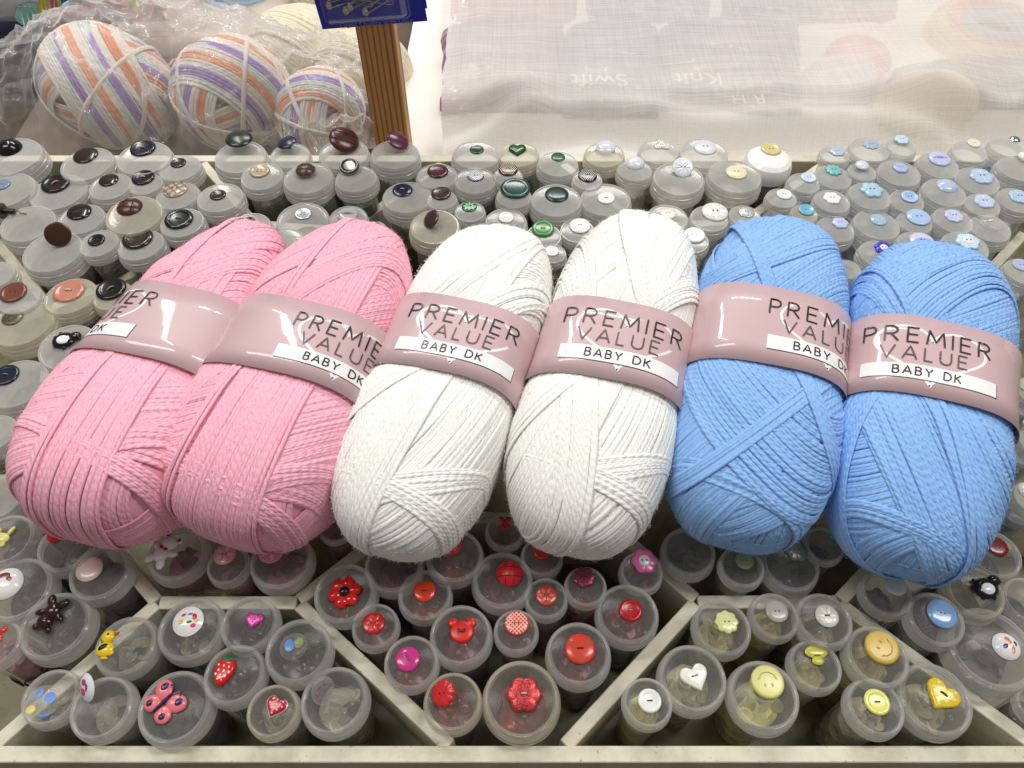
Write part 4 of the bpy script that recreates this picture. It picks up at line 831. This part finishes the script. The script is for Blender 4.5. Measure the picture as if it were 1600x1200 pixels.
 (869, 315, 80, 870, 307, 37, L(K_disc, (26, 54, 48), 0, 0, THR), 'gn', 'jar with a dark green pearl button with loose white thread', {}),
 (917, 279, 47, 917, 274, 30, L(K_dots, (18, 18, 20), (236, 236, 236)), 'gn', 'jar with a black button covered in white dots', {}),
 (948, 239, 63, 950, 228, 31, L(K_dome, (206, 210, 218), .4), 'gn', 'yellowed jar with a satin white domed button', dict(up=.35, tint='w')),
 (950, 314, 80, 951, 313, 27, L(K_disc, (236, 222, 212), 2, 1, (190, 170, 150)), 'gn', 'jar with a pinkish white speckled ring button', {}),
 (787, 348, 66, 787, 342, 25, L(K_disc, (224, 224, 220), 2, 1), 'gn', 'jar with a small white button left of the green bead jar', {}),
 (849, 367, 56, 848, 357, 35, L(K_disc, (60, 132, 62), 2, 1, (160, 150, 110)), 'gn', 'jar with a glossy bright green button between the white balls', {}),
 (906, 358, 54, 910, 352, 33, L(K_disc, (226, 228, 226), 2, 0, THR), 'gn', 'jar with a mother of pearl button touching the second white ball', {}),
 (863, 399, 44, 862, 396, 23, L(K_disc, (228, 228, 226), 4, 1), 'gn', 'tiny jar with a white button wedged between the white balls', {}),
# ---- back, whites
 (992, 268, 55, 992, 257, 31, L(K_dome, (214, 216, 220), .55), 'pl', 'milky jar with a bell shaped pale grey button', {}),
 (1027, 238, 63, 1031, 229, 27, L(K_tri, (232, 230, 224)), 'pl', 'jar with a white rounded triangle button', {}),
 (1101, 237, 76, 1103, 230, 35, L(K_disc, (206, 210, 214), 2, 0), 'pl', 'jar with a wide flat white button in the back row', {}),
 (1060, 277, 80, 1065, 266, 32, L(K_star, (220, 224, 230), (244, 246, 250), 10), 'pl', 'jar with a white sunburst button tipped forward', dict(tilt=(28, 0))),
 (1147, 277, 84, 1149, 272, 33, L(K_disc, (222, 214, 178), 2, 0), 'pl', 'jar with a cream mottled two-hole button', {}),
 (1200, 247, 74, 1201, 235, 31, L(K_disc, (206, 192, 136), 2, 1), 'gn', 'pot with a glossy opaque white lid and a cream button', dict(white=1)),
 (1043, 343, 66, 1044, 337, 24, L(K_star, (224, 220, 206), (240, 238, 230), 7), 'pl', 'jar with a small pearl flower-cut button', {}),
 (1107, 340, 60, 1115, 331, 41, L(K_star, (214, 214, 210), (244, 244, 242), 8), 'pl', 'jar with a large white eight-pointed star button', {}),
 (1163, 337, 50, 1165, 332, 25, L(K_disc, (224, 224, 220), 2, 0, None, HOLE, .22, .2, 1), 'pl', 'jar with a white glitter button', {}),
 (1085, 374, 52, 1088, 366, 33, L(K_disc, (232, 232, 230), 2, 1), 'pl', 'jar with a white button squeezed between white and blue balls', {}),
 (394, 352, 64, 390, 346, 25, L(K_disc, (40, 34, 48), 2, 1), 'dk', 'jar with a small purple black button behind the pink balls', {}),
 (469, 344, 82, 470, 336, 27, L(K_disc, (190, 192, 194), 4, 1, metal=.4), 'gn', 'wide jar with a silvery four-hole button behind the second pink ball', {}),
 (542, 340, 60, 541, 335, 31, L(K_fish, (176, 176, 174), (120, 120, 118)), 'gn', 'jar with a silver fish-eye button behind the second pink ball', {}),
 (584, 362, 46, 584, 355, 22, L(K_disc, BLK, 2), 'gn', 'jar with a black button just showing over the second pink ball', {}),
 (446, 378, 58, 0, 0, 0, None, 'gn', 'jar lid peeping between the two pink balls', {}),
# ---- back right, blues
 (1308, 243, 46, 1311, 239, 24, L(K_flower, (176, 192, 208), 6, .14), 'bl', 'jar with a see-through pale blue flower button by the cloth', {}),
 (1359, 234, 63, 1360, 228, 23, L(K_flower, (160, 180, 204), 8, .16, None, None, .2, .15), 'bl', 'jar with a small grey blue pearl flower button', {}),
 (1411, 230, 46, 1411, 219, 23, L(K_flower, (190, 212, 232), 6, .16), 'bl', 'jar with an icy blue flower button at the back', dict(up=.3)),
 (1300, 276, 58, 1300, 266, 26, L(K_flower, (126, 184, 186), 9, .18), 'bl', 'jar with a turquoise scalloped flower button', {}),
 (1347, 267, 44, 1348, 254, 21, L(K_shank, (206, 214, 218), .35, .8, (150, 150, 150)), 'bl', 'jar with a pearl bead button on a wire shank', dict(up=.6)),
 (1406, 272, 66, 1407, 265, 24, L(K_flower, (164, 184, 216), 6, .08, None, None, .32), 'bl', 'jar with a periwinkle hexagonal ring button', {}),
 (1462, 256, 64, 1463, 247, 34, L(K_fish, (190, 194, 224), (150, 156, 206)), 'bl', 'jar with a shiny lavender fish-eye button', {}),
 (1517, 235, 54, 1523, 223, 20, L(K_disc, (222, 220, 190), 2, 1), 'bl', 'jar with a small cream button in the right back row', {}),
 (1572, 231, 52, 1586, 220, 17, K_diam, 'bl', 'jar with a sparkling cut glass button', {}),
 (1588, 266, 62, 1601, 244, 20, L(K_dome, WH, .6), 'bl', 'jar with a white bead button at the right picture edge', dict(up=.5)),
 (1526, 282, 68, 1531, 276, 36, L(K_flower, (176, 198, 226), 6, .10, None, None, .22, .15, 0, (226, 236, 250)), 'bl', 'jar with a large pale blue petal button in the right back rows', {}),
 (1253, 286, 50, 1260, 278, 24, L(K_disc, (196, 214, 234), 4, 1), 'bl', 'jar with an ice blue ringed four-hole button', {}),
 (1472, 300, 68, 1476, 290, 32, L(K_dome, (176, 192, 216), .4), 'bl', 'jar with a plain pale blue domed button', {}),
 (1356, 306, 66, 1358, 298, 36, L(K_flower, (166, 200, 220), 6, .20), 'bl', 'jar with a big pale turquoise six-petal button', {}),
 (1418, 313, 54, 1422, 307, 26, L(K_disc, (156, 182, 222), 2, 1, rc=(176, 198, 230)), 'bl', 'jar with a matt blue button with a dotted rim', {}),
 (1537, 318, 54, 1539, 313, 31, L(K_flower, (190, 200, 228), 6, .10, None, None, .22, .15, 0, (230, 234, 248)), 'bl', 'jar with a silvery lilac petal button with a wire loop', {}),
 (1587, 313, 60, 1590, 308, 32, L(K_flower, (172, 194, 220), 5, .10, None, None, .22, .15, 0, (220, 232, 248)), 'bl', 'jar with a blue petal button at the right edge', {}),
 (1223, 312, 48, 1227, 307, 24, L(K_disc, (220, 224, 226), 2, 1), 'bl', 'small jar with a white rimmed button behind the blue balls', {}),
 (1299, 315, 56, 1298, 311, 28, L(K_flower, (232, 232, 230), 6, .16), 'bl', 'jar with a white petal flower button', {}),
 (1260, 333, 42, 1263, 328, 25, L(K_disc, (110, 176, 196), 2, 1), 'bl', 'small yellowed jar with a teal blue button', dict(tint='w')),
 (1307, 359, 60, 1314, 350, 26, L(K_flower, (182, 190, 224), 6, .14), 'bl', 'jar with a lilac cup flower button behind the blue balls', {}),
 (1369, 354, 72, 1371, 347, 26, L(K_fish, (150, 186, 212), (200, 190, 170)), 'bl', 'jar with a small satin blue fish-eye button', {}),
 (1431, 349, 54, 1436, 342, 37, L(K_disc, (164, 192, 226), 2, 0), 'bl', 'jar with a large plain powder blue button', {}),
 (1485, 343, 62, 1485, 337, 29, L(K_flower, (190, 198, 226), 8, .08, None, None, .22, .15, 0, (220, 226, 246)), 'bl', 'jar with a ridged lavender flower button', {}),
 (1550, 358, 64, 1552, 350, 36, L(K_clear, [(0, .3, .3, .1, (230, 220, 200), .4)]), 'bl', 'jar with a clear glassy button near the right divider', {}),
 (1512, 388, 72, 1515, 381, 37, L(K_flower, (190, 220, 238), 6, .16, None, (236, 226, 220)), 'bl', 'jar with a white and sky blue flower button behind the rightmost ball', {}),
 (1370, 394, 60, 1377, 386, 28, L(K_flower, (66, 56, 196), 7, .14, None, (230, 228, 224)), 'bl', 'jar with a deep violet flower button with white centre', {}),
 (1434, 384, 60, 1441, 380, 38, L(K_fish, (198, 202, 228), (160, 166, 214)), 'bl', 'jar with a lilac button peeping over the rightmost blue ball', {}),
 (1325, 418, 42, 0, 0, 0, None, 'bl', 'jar lid just showing between the blue balls', {}),
]
for (cx, cy, lw, bx, by, bw, fn, fill, lab, kw) in J:
    kw = {k: v for k, v in kw.items() if k not in ('th', 'w')}
    jar(cx, cy, lw, bx, by, bw, fn, fill, lab, **kw)

# felt pen writing on the pink jar at the left edge
for o in [q for q in bpy.data.objects if q.get('label', '').startswith('jar with a bright red button cropped')]:
    bd = [c for c in o.children if c.name.startswith('body')][0]; m = MB(); st, wd = text_strokes('BOP', .011, .35); rr = max(math.hypot(v.co.x, v.co.y) for v in bd.data.vertices)*.93
    for q in st:
        pts = []
        for x, y in q: a = -1.15+(x-wd/2)/rr; pts.append((rr*math.cos(a), rr*math.sin(a), .030+y+(x)*.15))
        m.tube(pts, .0006, ink((60, 16, 30), 'felt_pen', .5), 5)
    m.build('handwriting', bd, sharp=0)
#@@END_JARS@@
#@@BACK@@
# ------------------------------------------------------------------ things behind the tray
def text_obj(name, txt, size, M, mat, parent, extrude=.0):
    cu = bpy.data.curves.new(name, 'FONT'); cu.body = txt; cu.size = size; cu.extrude = extrude; cu.align_x = 'CENTER'; cu.align_y = 'CENTER'
    t = bpy.data.objects.new(name, cu); C.objects.link(t); bpy.context.view_layer.update()
    me = bpy.data.meshes.new_from_object(t.evaluated_get(bpy.context.evaluated_depsgraph_get())); bpy.data.objects.remove(t)
    me.materials.clear(); me.materials.append(mat); o = bpy.data.objects.new(name, me); C.objects.link(o); o.parent = parent; o.matrix_local = M; return o
def fbm(x, y, s, k=0): return mnoise.fractal(Vector((x*s+k*7.3, y*s-k*3.1, k)), 1.0, 2.0, 4)
def ridge(x, y, s, k=0): return 1-abs(mnoise.noise(Vector((x*s+k*5.1, y*s+k*2.7, k*1.3))))*2
def sstep(a, b, x):
    t = min(1, max(0, (x-a)/(b-a))); return t*t*(3-2*t)
# wooden post
g = .634; xl, xr = at_g(584, 214, g).x, at_g(638, 214, g).x
pm = MB(); pm.box((-(xr-xl)/2, 0, 0), ((xr-xl)/2, .022, .5), wood_mat())
po = pm.build('wooden_post', None, ((xl+xr)/2, g, FLOOR-.007), bevel=.0012); tag(po, 'upright pine wood post with dark grain behind the tray', 'post')
# card of safety pins hanging on the post
g = .618; bl, br = at_g(504, 46, g), at_g(668, 33, g); ang = math.atan2(br.z-bl.z, br.x-bl.x); wd = (br-bl).length
cr = empty('safety_pin_card', bl, 'blue card with a clear blister of safety pins hanging against the wooden post', 'pin card'); cr.rotation_euler = (0, -ang, 0)
blue = ink((18, 40, 160), 'blue_card', .35)
m = MB(); m.box((0, 0, 0), (wd, .0006, .09), blue); m.build('card', cr, bevel=.0002)
m = MB(); m.box((.03, .0012, .010), (wd+.0015, .0018, .092), blue); m.build('backing_card', cr)
clearm = see_through('clear_blister', (.75, .77, .8), .06, .06, .9, 80)
x0, x1 = wd*.08, wd*.83; bh = .014; m = MB(); pr_ = [(x0, .0), (x0+.002, -.0105), (x1-.002, -.0105), (x1, 0)]
P = [(x0, 0, .007), (x1, 0, .007), (x1, 0, .09), (x0, 0, .09)]; Q = [(x0+.003, -.0105, .010), (x1-.003, -.0105, .010), (x1-.003, -.0105, .087), (x0+.003, -.0105, .087)]
m.add(P+Q, [(4, 5, 6, 7), (0, 1, 5, 4), (1, 2, 6, 5), (3, 0, 4, 7), (2, 3, 7, 6)], clearm)
rim_ = [(x0-.002, -.0004, .09), (x0-.002, -.0004, .007), (x0+.001, -.0004, .0045), (x1-.001, -.0004, .0045), (x1+.002, -.0004, .007), (x1+.002, -.0004, .09)]
m.tube(rim_, .0009, clearm, 6); m.build('blister', cr, bevel=.001)
steel = plastic((176, 172, 162), .22, .1, .95); rp = random.Random(3)
for i in range(11):
    m = MB(); L_ = .030; a = R([12, -22, 30, 20, -14, 26, 30, -30, 8, 22, -20][i]); cx_ = x0+.019+(x1-x0-.038)*(i % 6)/5; cz_ = .0235+.012*(i//6)+rp.uniform(-.001, .003); yy = -.0022-.0012*(i % 6)
    f_ = lambda x, z: (cx_+x*math.cos(a)-z*math.sin(a), yy, cz_+x*math.sin(a)+z*math.cos(a))
    m.tube([f_(-L_/2, -.002)]+[f_(x, -.002) for x in (-.005, .005, L_/2-.003)]+[f_(L_/2+.0016*math.cos(t), .0016*math.sin(t)) for t in [R(-90+300*k/9) for k in range(10)]]+[f_(L_/2-.004, .0018), f_(0, .0022), f_(-L_/2, .002)], .00048, steel, 6)
    m.ell(f_(-L_/2, 0), (.0026, .0013, .0034), steel, 12, 6); m.build('safety_pin', cr)
text_obj('lettering', 'Great Quality with Long', .0062, Matrix.Translation((wd*.52, -.0008, .0022)) @ Matrix.Rotation(math.pi/2, 4, 'X'), ink((120, 134, 170)), cr)
# printed fabric folded on a navy cloth
fab = empty('printed_fabric', (at_g(120, 40, .80).x, .80, .004), 'white fabric bundle printed with colourful rainbows and balls of yarn', 'fabric')
xa, xb = at_g(-60, 42, .80).x-fab.location.x, at_g(262, 40, .80).x-fab.location.x
wf = cloth_mat('printed_white_cotton', lin((226, 230, 234)))
def fabf(u, v):
    x = xa+(xb-xa)*u; t = v*1.0; zf = [(0, .012), (.012, 0), (.16, 0), (.18, .02), (.185, .14)]
    k = t*4; i = min(3, int(k)); q = k-i; z = zf[i][0]+(zf[i+1][0]-zf[i][0])*q; y = zf[i][1]+(zf[i+1][1]-zf[i][1])*q
    return (x, y+.0025*fbm(x, z, 22), z+.001*fbm(x, y, 40, 2))
grid_mesh('folded_cloth', fabf, 50, 33, wf, fab)
pm = MB()
def loc(px, py, k=0): p = at_g(px, py, .7985-.0004*k); return (p.x-fab.location.x, p.y-.80+.0025*fbm(p.x-fab.location.x, p.z-.004, 22)-.0008, p.z-.004)
def patch(pts, c, k=0, nm='fabric_print'):
    vs = [loc(x, y, k) for x, y in pts]; cx = sum(p[0] for p in pts)/len(pts); cy = sum(p[1] for p in pts)/len(pts)
    pm.add(vs+[loc(cx, cy, k)], [(i, (i+1) % len(pts), len(pts)) for i in range(len(pts))], ink(c, 'fabric_print', .8))
def blob(cx, cy, rx, ry, c, k=0, a0=0, a1=360): patch([(cx+rx*math.cos(R(a)), cy+ry*math.sin(R(a))) for a in [a0+(a1-a0)*i/20 for i in range(21 if a1-a0 < 360 else 20)]], c, k)
def band_(cx, cy, r0, r1, c, a0, a1, k=0, q=.8):
    n = 16; vs = []
    for i in range(n+1):
        a = R(a0+(a1-a0)*i/n); vs += [loc(cx+r0*math.cos(a), cy+r0*q*math.sin(a), k), loc(cx+r1*math.cos(a), cy+r1*q*math.sin(a), k)]
    pm.add(vs, [(2*i, 2*i+1, 2*i+3, 2*i+2) for i in range(n)], ink(c, 'fabric_print', .8))
blob(50, 23, 27, 19, (150, 206, 200)); blob(77, 9, 19, 17, (206, 200, 96), 1)
for i in range(5): pm.tube([loc(30+i*9, 10, 3), loc(38+i*9, 38, 3)], .0006, ink((220, 236, 232), 'fabric_print', .8), 5); pm.tube([loc(64+i*7, -4, 4), loc(68+i*6, 22, 4)], .0005, ink((232, 230, 180), 'fabric_print', .8), 5)
band_(112, -2, 24, 36, (226, 90, 150), 0, 180, 2); band_(112, -2, 4, 17, (24, 110, 140), 0, 180, 2); band_(222, -6, 14, 30, (232, 206, 60), 90, 200, 1); band_(222, -6, 32, 44, (226, 96, 150), 90, 200, 1)
for x, y in ((156, 12), (148, 27), (91, 38), (135, 38), (255, 12), (170, 3)): blob(x, y, 6, 5, (214, 104, 70), 1)
for x, y in ((166, 22), (206, 10), (206, 30), (182, 34)): blob(x, y, 3, 7, (70, 150, 140), 1)
blob(238, 10, 7, 9, (240, 190, 200), 1); blob(236, 14, 5, 6, (240, 206, 90), 2)
pm.build('fabric_print', fab, sharp=0)
nv = MB(); nv.box((-.11, 0, 0), (.11, .16, .068), cloth_mat('navy_cloth', lin((34, 34, 52)))); no_ = nv.build('folded_cloth', None, (at_g(20, 60, .79).x-.01, .785, FLOOR-.007), bevel=.012); tag(no_, 'dark navy folded cloth under the printed fabric bundle', 'cloth')
bx = MB(); xq0, xq1 = at_g(96, 60, .785).x, at_g(415, 60, .785).x; bx.box((-(xq1-xq0)/2, 0, 0), ((xq1-xq0)/2, .15, .066), cloth_mat('pale_bag_backing', lin((206, 190, 178)))); bo_ = bx.build('folded_cloth', None, ((xq0+xq1)/2, .786, FLOOR-.007), bevel=.014); tag(bo_, 'pale beige backing added behind the clear bag to stand for its light interior', 'cloth')  # added block, no real cloth: keeps the view through the bag film pale
fl = MB(); fl.box((-.19, 0, 0), (.19, .17, .012), cloth_mat('taupe_cloth', lin((150, 132, 118)))); fo_ = fl.build('folded_cloth', None, (at_g(240, 150, .66).x, .606, FLOOR-.0075), bevel=.005); tag(fo_, 'flat taupe cloth lying under the clear bag behind the tray', 'cloth')
# yarn balls behind
def bundle_ring(n, d, r, taus): return [(0, 180, t, int(math.pi*r/d*1.5), 0, 0, 0) if i == 0 else (40*i, 40*i, t, int((.34+.19*i)*r/d*1.15), .9+.42*i, -.22-.07*i, .12*i) for i, t in enumerate(list(taus)+[-taus[0], .9])]+[(a_, a_, t_, 2, 3.2, o_, o_+.05) for a_, t_, o_ in ((20, .3, .15), (70, -.5, -.2), (120, .4, .1), (160, -.25, .3))]
def back_ball(name, px, py, g, rx, col, label, dyes=None, d=.0042, rot=(0, 0, 0), ry=.8, taus=(.55, -.75), group=None):
    p = at_g(px, py, g); sh = Shape(rx, rx*ry, rx, 0, 2.2); ro = empty(name, p, label, 'yarn ball', group); ro.rotation_euler = rot
    yarn_mesh('wound_yarn', sh, bundle_ring(0, d, rx, taus) if dyes is not None else [(0, 180, taus[0], int(math.pi*rx/d*1.6), 0, 0, 0), (30, 30, taus[1], int(rx/d*1.3), .8, -.5, .5)], d, yarn_mat(col) if dyes is None else yarn_mat(None), ro, None if dyes is None else np.array(dyes), -2, 1200, step=.005); return ro
DY = [lin(c) for c in [(236, 230, 224), (238, 226, 216), (232, 160, 120), (238, 228, 220), (174, 146, 202), (210, 222, 212), (238, 226, 220), (236, 170, 132), (234, 228, 222), (176, 150, 200), (218, 222, 212)]]
VG = 'variegated yarn balls in the clear bag'
V = [(174, 138, .695, .056, (R(35), R(10), R(-20)), 'leftmost variegated orange and purple yarn ball inside the clear bag'), (366, 148, .69, .050, (R(28), R(-8), R(15)), 'middle variegated orange and purple yarn ball inside the clear bag'), (500, 178, .675, .036, (R(20), 0, R(40)), 'smallest variegated orange yarn ball, at the right end of the clear bag')]
vb = [back_ball('yarn_ball', px, py, g, r, None, lab, DY, .0027, rot, .85, (.95, -.7, .5, -.3), VG) for px, py, g, r, rot, lab in V]
back_ball('yarn_ball', 312, -6, .93, .030, lin((92, 100, 124)), 'slate blue yarn ball at the top edge, behind the bag', rot=(R(30), 0, R(70)))
back_ball('yarn_ball', 384, -8, .91, .050, lin((164, 204, 236)), 'pale sky blue yarn ball at the top edge', rot=(R(20), 0, R(50)))
for px, py, g, r, lab in ((470, 92, .83, .062, 'cream yarn ball wrapped in film, behind the clear bag'), (566, 118, .78, .052, 'cream yarn ball half hidden behind the wooden post'), (470, -10, .98, .06, 'cream yarn ball at the top edge left of the blue card')): back_ball('yarn_ball', px, py, g, r, lin((238, 228, 200)), lab, rot=(R(40), 0, R(20)))
# clear bag
film = see_through('clear_polythene', (.88, .87, .86), .15, .07, 1.0, 40, (1, 1, 1), .3); crinkle(film, 13, .02, .6)
BX0, BX1 = at(-60, 150, 0).x, at(600, 186, -.03).x
def bagf(u, v):
    x = BX0+(BX1-BX0)*u; y = .604+.20*v; z = -.058
    for (px, py, g, r, _, _), o in zip(V, vb):
        c = o.location; d2 = (x-c.x)**2+((y-c.y)*.92)**2; R_ = r*1.16
        z = max(z, c.z+r*1.02-(d2/(R_*R_))*r*.95) if d2 < R_*R_*2.6 else z
    q = (x-BX0)/(BX1-BX0); tent = (-.020+(.068+.018*fbm(x, y*.4, 9, 21))*sstep(.0, .5, v))*(1-.75*sstep(.52, 1, u))*sstep(1.02, .62, v)*sstep(-.02, .34, u)-.02*sstep(.6, 1, v)
    z = max(z, tent)+.5*max(0, .02-abs(z-tent))
    z = z*1.0+.016*sstep(.0, .25, v)*sstep(1, .8, u); e = sstep(0, .10, v)*sstep(1, .9, v)
    z += e*(.009*max(0,ridge(x, y, 16, 1))**4+.006*max(0,ridge(x+.4*y, y-.3*x, 36, 2))**4+.003*max(0,ridge(x, y, 75, 9))**3+.0015*fbm(x, y, 60, 3)) - .004
    if u > .86: z += .014*sstep(.86, .94, u)*(1-sstep(.94, 1, u))*ridge(x, y, 50, 4)
    return (x+.004*fbm(x, y, 30, 5), y+.004*fbm(x, y, 30, 6)+.012*(1-e)*fbm(x, 0, 12, 8), z)
bo = grid_mesh('clear_bag', bagf, 190, 80, film); tag(bo, 'crinkled clear plastic bag over three variegated yarn balls', 'plastic bag')
def flapf(u, v):
    a, b = at_g(385, 178, .735), at_g(600, 178, .722); x = a.x+(b.x-a.x)*u+.01*v; z = -.055+.235*v; y = .735-.012*u+.05*v
    k = .010*max(0, ridge(x*1.2, z, 14, 3))**3+.006*max(0, ridge(x+z, z-.5*x, 36, 6))**3; return (x+.008*fbm(0, z, 18, 2), y-k+.012*fbm(x, z, 8, 1), z)
fo = grid_mesh('clear_bag', flapf, 90, 90, film); tag(fo, 'crinkled upright clear bag in front of the cream yarn balls, left of the post', 'plastic bag')
# white sheet and sheer muslin over wrapped stock
SX0 = at(622, 235, -.05).x
def sheetf(u, v):
    y = .600+.55*v; x = SX0+.002*fbm(0, y, 20)+(1.15-SX0)*u; return (x, y, -.050+.004*fbm(x, y, 9, 1)+.004*ridge(x, y, 14, 2)-.012*sstep(.03, 0, v)+.012*sstep(.0, .4, v))
sh_ = grid_mesh('white_sheet', sheetf, 120, 60, cloth_mat('white_cotton', lin((236, 232, 226)))); tag(sh_, 'plain white sheet spread behind the tray, right of the post', 'sheet')
stock = []
def packet(px0, px1, py0, py1, z, h, c, label, txts=()):
    a, b, c2, d_ = at(px0, py1, z), at(px1, py1, z), at(px1, py0, z), at(px0, py0, z); ctr = (a+b+c2+d_)/4; m = MB()
    mat = crinkle(plastic(c, .13, .12), 16, .010, .6); n = 10; vs = []
    for j in range(n+1):
        for i in range(n+1):
            u, v = i/n, j/n; p = (a*(1-u)+b*u)*(1-v)+(d_*(1-u)+c2*u)*v; e = (1-(2*u-1)**4)*(1-(2*v-1)**4); vs.append((p.x-ctr.x, p.y-ctr.y, h*(.2+.8*e)+.002*fbm(p.x, p.y, 40)))
    m.add(vs, [(j*(n+1)+i, j*(n+1)+i+1, (j+1)*(n+1)+i+1, (j+1)*(n+1)+i) for j in range(n) for i in range(n)], mat)
    k = (n+1)*(n+1); bs_ = [(p.x-ctr.x, p.y-ctr.y, 0) for p in (a, b, c2, d_)]; m.add(bs_, [(3, 2, 1, 0)], mat)
    ro = m.build('yarn_packet', None, ctr, 0); tag(ro, label, 'packet', 'wrapped packets under the muslin')
    for txt, px, py, s in txts:
        p = at(px, py, z+h); text_obj('lettering', txt, s, Matrix.Translation((p.x-ctr.x, p.y-ctr.y, h+.003)) @ Matrix.Rotation(math.pi, 4, 'Z'), ink((246, 240, 226)), ro)
    return ro
PZ = -.045
packet(688, 886, 48, 184, PZ, .036, (136, 104, 122), 'greyish purple packet under the left end of the muslin')
packet(880, 1028, 50, 190, PZ, .038, (118, 104, 118), 'grey packet under the muslin lettered Swift, upside down', [('Swift', 936, 128, .030)])
packet(1022, 1250, 46, 182, PZ, .037, (126, 100, 116), 'grey packet under the muslin lettered Knit, upside down', [('Knit', 1090, 126, .030), ('R H', 1168, 158, .022)])
packet(1246, 1366, 122, 172, PZ, .040, (216, 196, 204), 'shiny pale pink packet under the muslin, below the pink disc')
packet(700, 905, -60, 52, PZ, .036, (176, 128, 136), 'dusty pink packet under the muslin at the top edge')
packet(912, 1110, -60, 50, PZ, .040, (140, 116, 140), 'mauve packet under the muslin with a shiny crease')
packet(1118, 1400, -62, 52, PZ, .036, (124, 110, 118), 'dull purple packet under the muslin, top centre right')
packet(1404, 1780, -62, 8, PZ, .034, (150, 140, 146), 'grey packet under the muslin at the top right corner')
packet(1380, 1760, 112, 176, PZ, .030, (112, 98, 108), 'dark mauve packet under the muslin at the right, under the cream ball')
def under_ball(px, py, z, rx, ry, rz, mats, label, ring=None):
    p = at(px, py, z); m = MB()
    if ring:
        for k, (r0, mt) in enumerate(ring): m.lathe([(r0*rx*1.0, .0+.004*k), (r0*rx*.9, rz*(.7+.1*k)), (r0*rx*.72, rz*(.85+.1*k)), (r0*rx*.5, rz*.6)], mt, 40)
        m.M = Matrix.Identity(4)
    else: m.ell((0, 0, 0), (rx, ry, rz), mats, 28, 14)
    o = m.build('yarn_ball', None, p, 0); tag(o, label, 'yarn ball'); return o
under_ball(1340, 92, -.03, .036, .036, .02, yarn_mat(lin((214, 120, 116))), 'dull pink ball of yarn under the muslin'); under_ball(1446, 164, -.025, .052, .034, .036, yarn_mat(lin((224, 206, 166))), 'cream ball of yarn bulging under the muslin at the right')
under_ball(1540, 66, -.04, .072, .06, .028, None, 'orange and yellow ringed yarn cake under the muslin', [(1.0, yarn_mat(lin((226, 190, 110)))), (.86, yarn_mat(lin((222, 128, 88)))), (.56, yarn_mat(lin((150, 160, 176))))])
MX0 = at(690, 190, -.01).x
def musf(u, v):
    y = .602+.52*v; x = MX0+.003*fbm(0, y, 25, 3)+(1.1-MX0)*u; z = -.0375+.044*sstep(.03, .16, v)+.012*sstep(.2, 1, v)
    z += .005*fbm(x, y, 7, 4)+.004*max(0, ridge(x*.8, y*1.4, 9, 12))**3+.0035*ridge(x*.5, y, 16, 5)*sstep(.25, .0, v)
    for px, py, r, h in ((812, 176, .030, .022), (1446, 160, .06, .020), (1540, 62, .075, .006), (1180, 205, .05, .006)):
        p = at(px, py, -.01); z += h*math.exp(-((x-p.x)**2+(y-p.y)**2)/(r*r))
    z += .006*math.sin((y-.012*math.sin(x*9)-.008*math.sin(x*23)-.010*math.sin(x*5+1))*150)*sstep(.19, .08, v)*sstep(0, .03, v)
    return (x, y+.010*(1-sstep(0, .08, v))*fbm(x, 0, 8, 6), z)
mu = grid_mesh('muslin_cloth', musf, 220, 110, cloth_mat('sheer_muslin', lin((246, 243, 240)), .74)); tag(mu, 'sheer white muslin draped over the wrapped packets at the back', 'cloth')
# crumpled paper in the pink compartment
p = at(330, 926, -.018); m = MB(); vs = []; fs = []
for j in range(9):
    for i in range(15):
        x = (i/14-.5)*.034; y = (j/8-.5)*.014; vs.append((x+.002*fbm(x, y, 150, 1), y+.002*fbm(x, y, 150, 2), .007*ridge(x, y, 110, 3)+.003*fbm(x, y, 200, 4)+.05*-abs(y)))
fs = [(j*15+i, j*15+i+1, (j+1)*15+i+1, (j+1)*15+i) for j in range(8) for i in range(14)]
m.add(vs, fs, ink((196, 182, 150), 'brown_paper', .8)); po = m.build('crumpled_paper', None, p, 0); md = po.modifiers.new('thickness', 'SOLIDIFY'); md.thickness = .0003
tag(po, 'crumpled beige paper scrap between the pink button jars and divider', 'paper')
#@@END_BACK@@
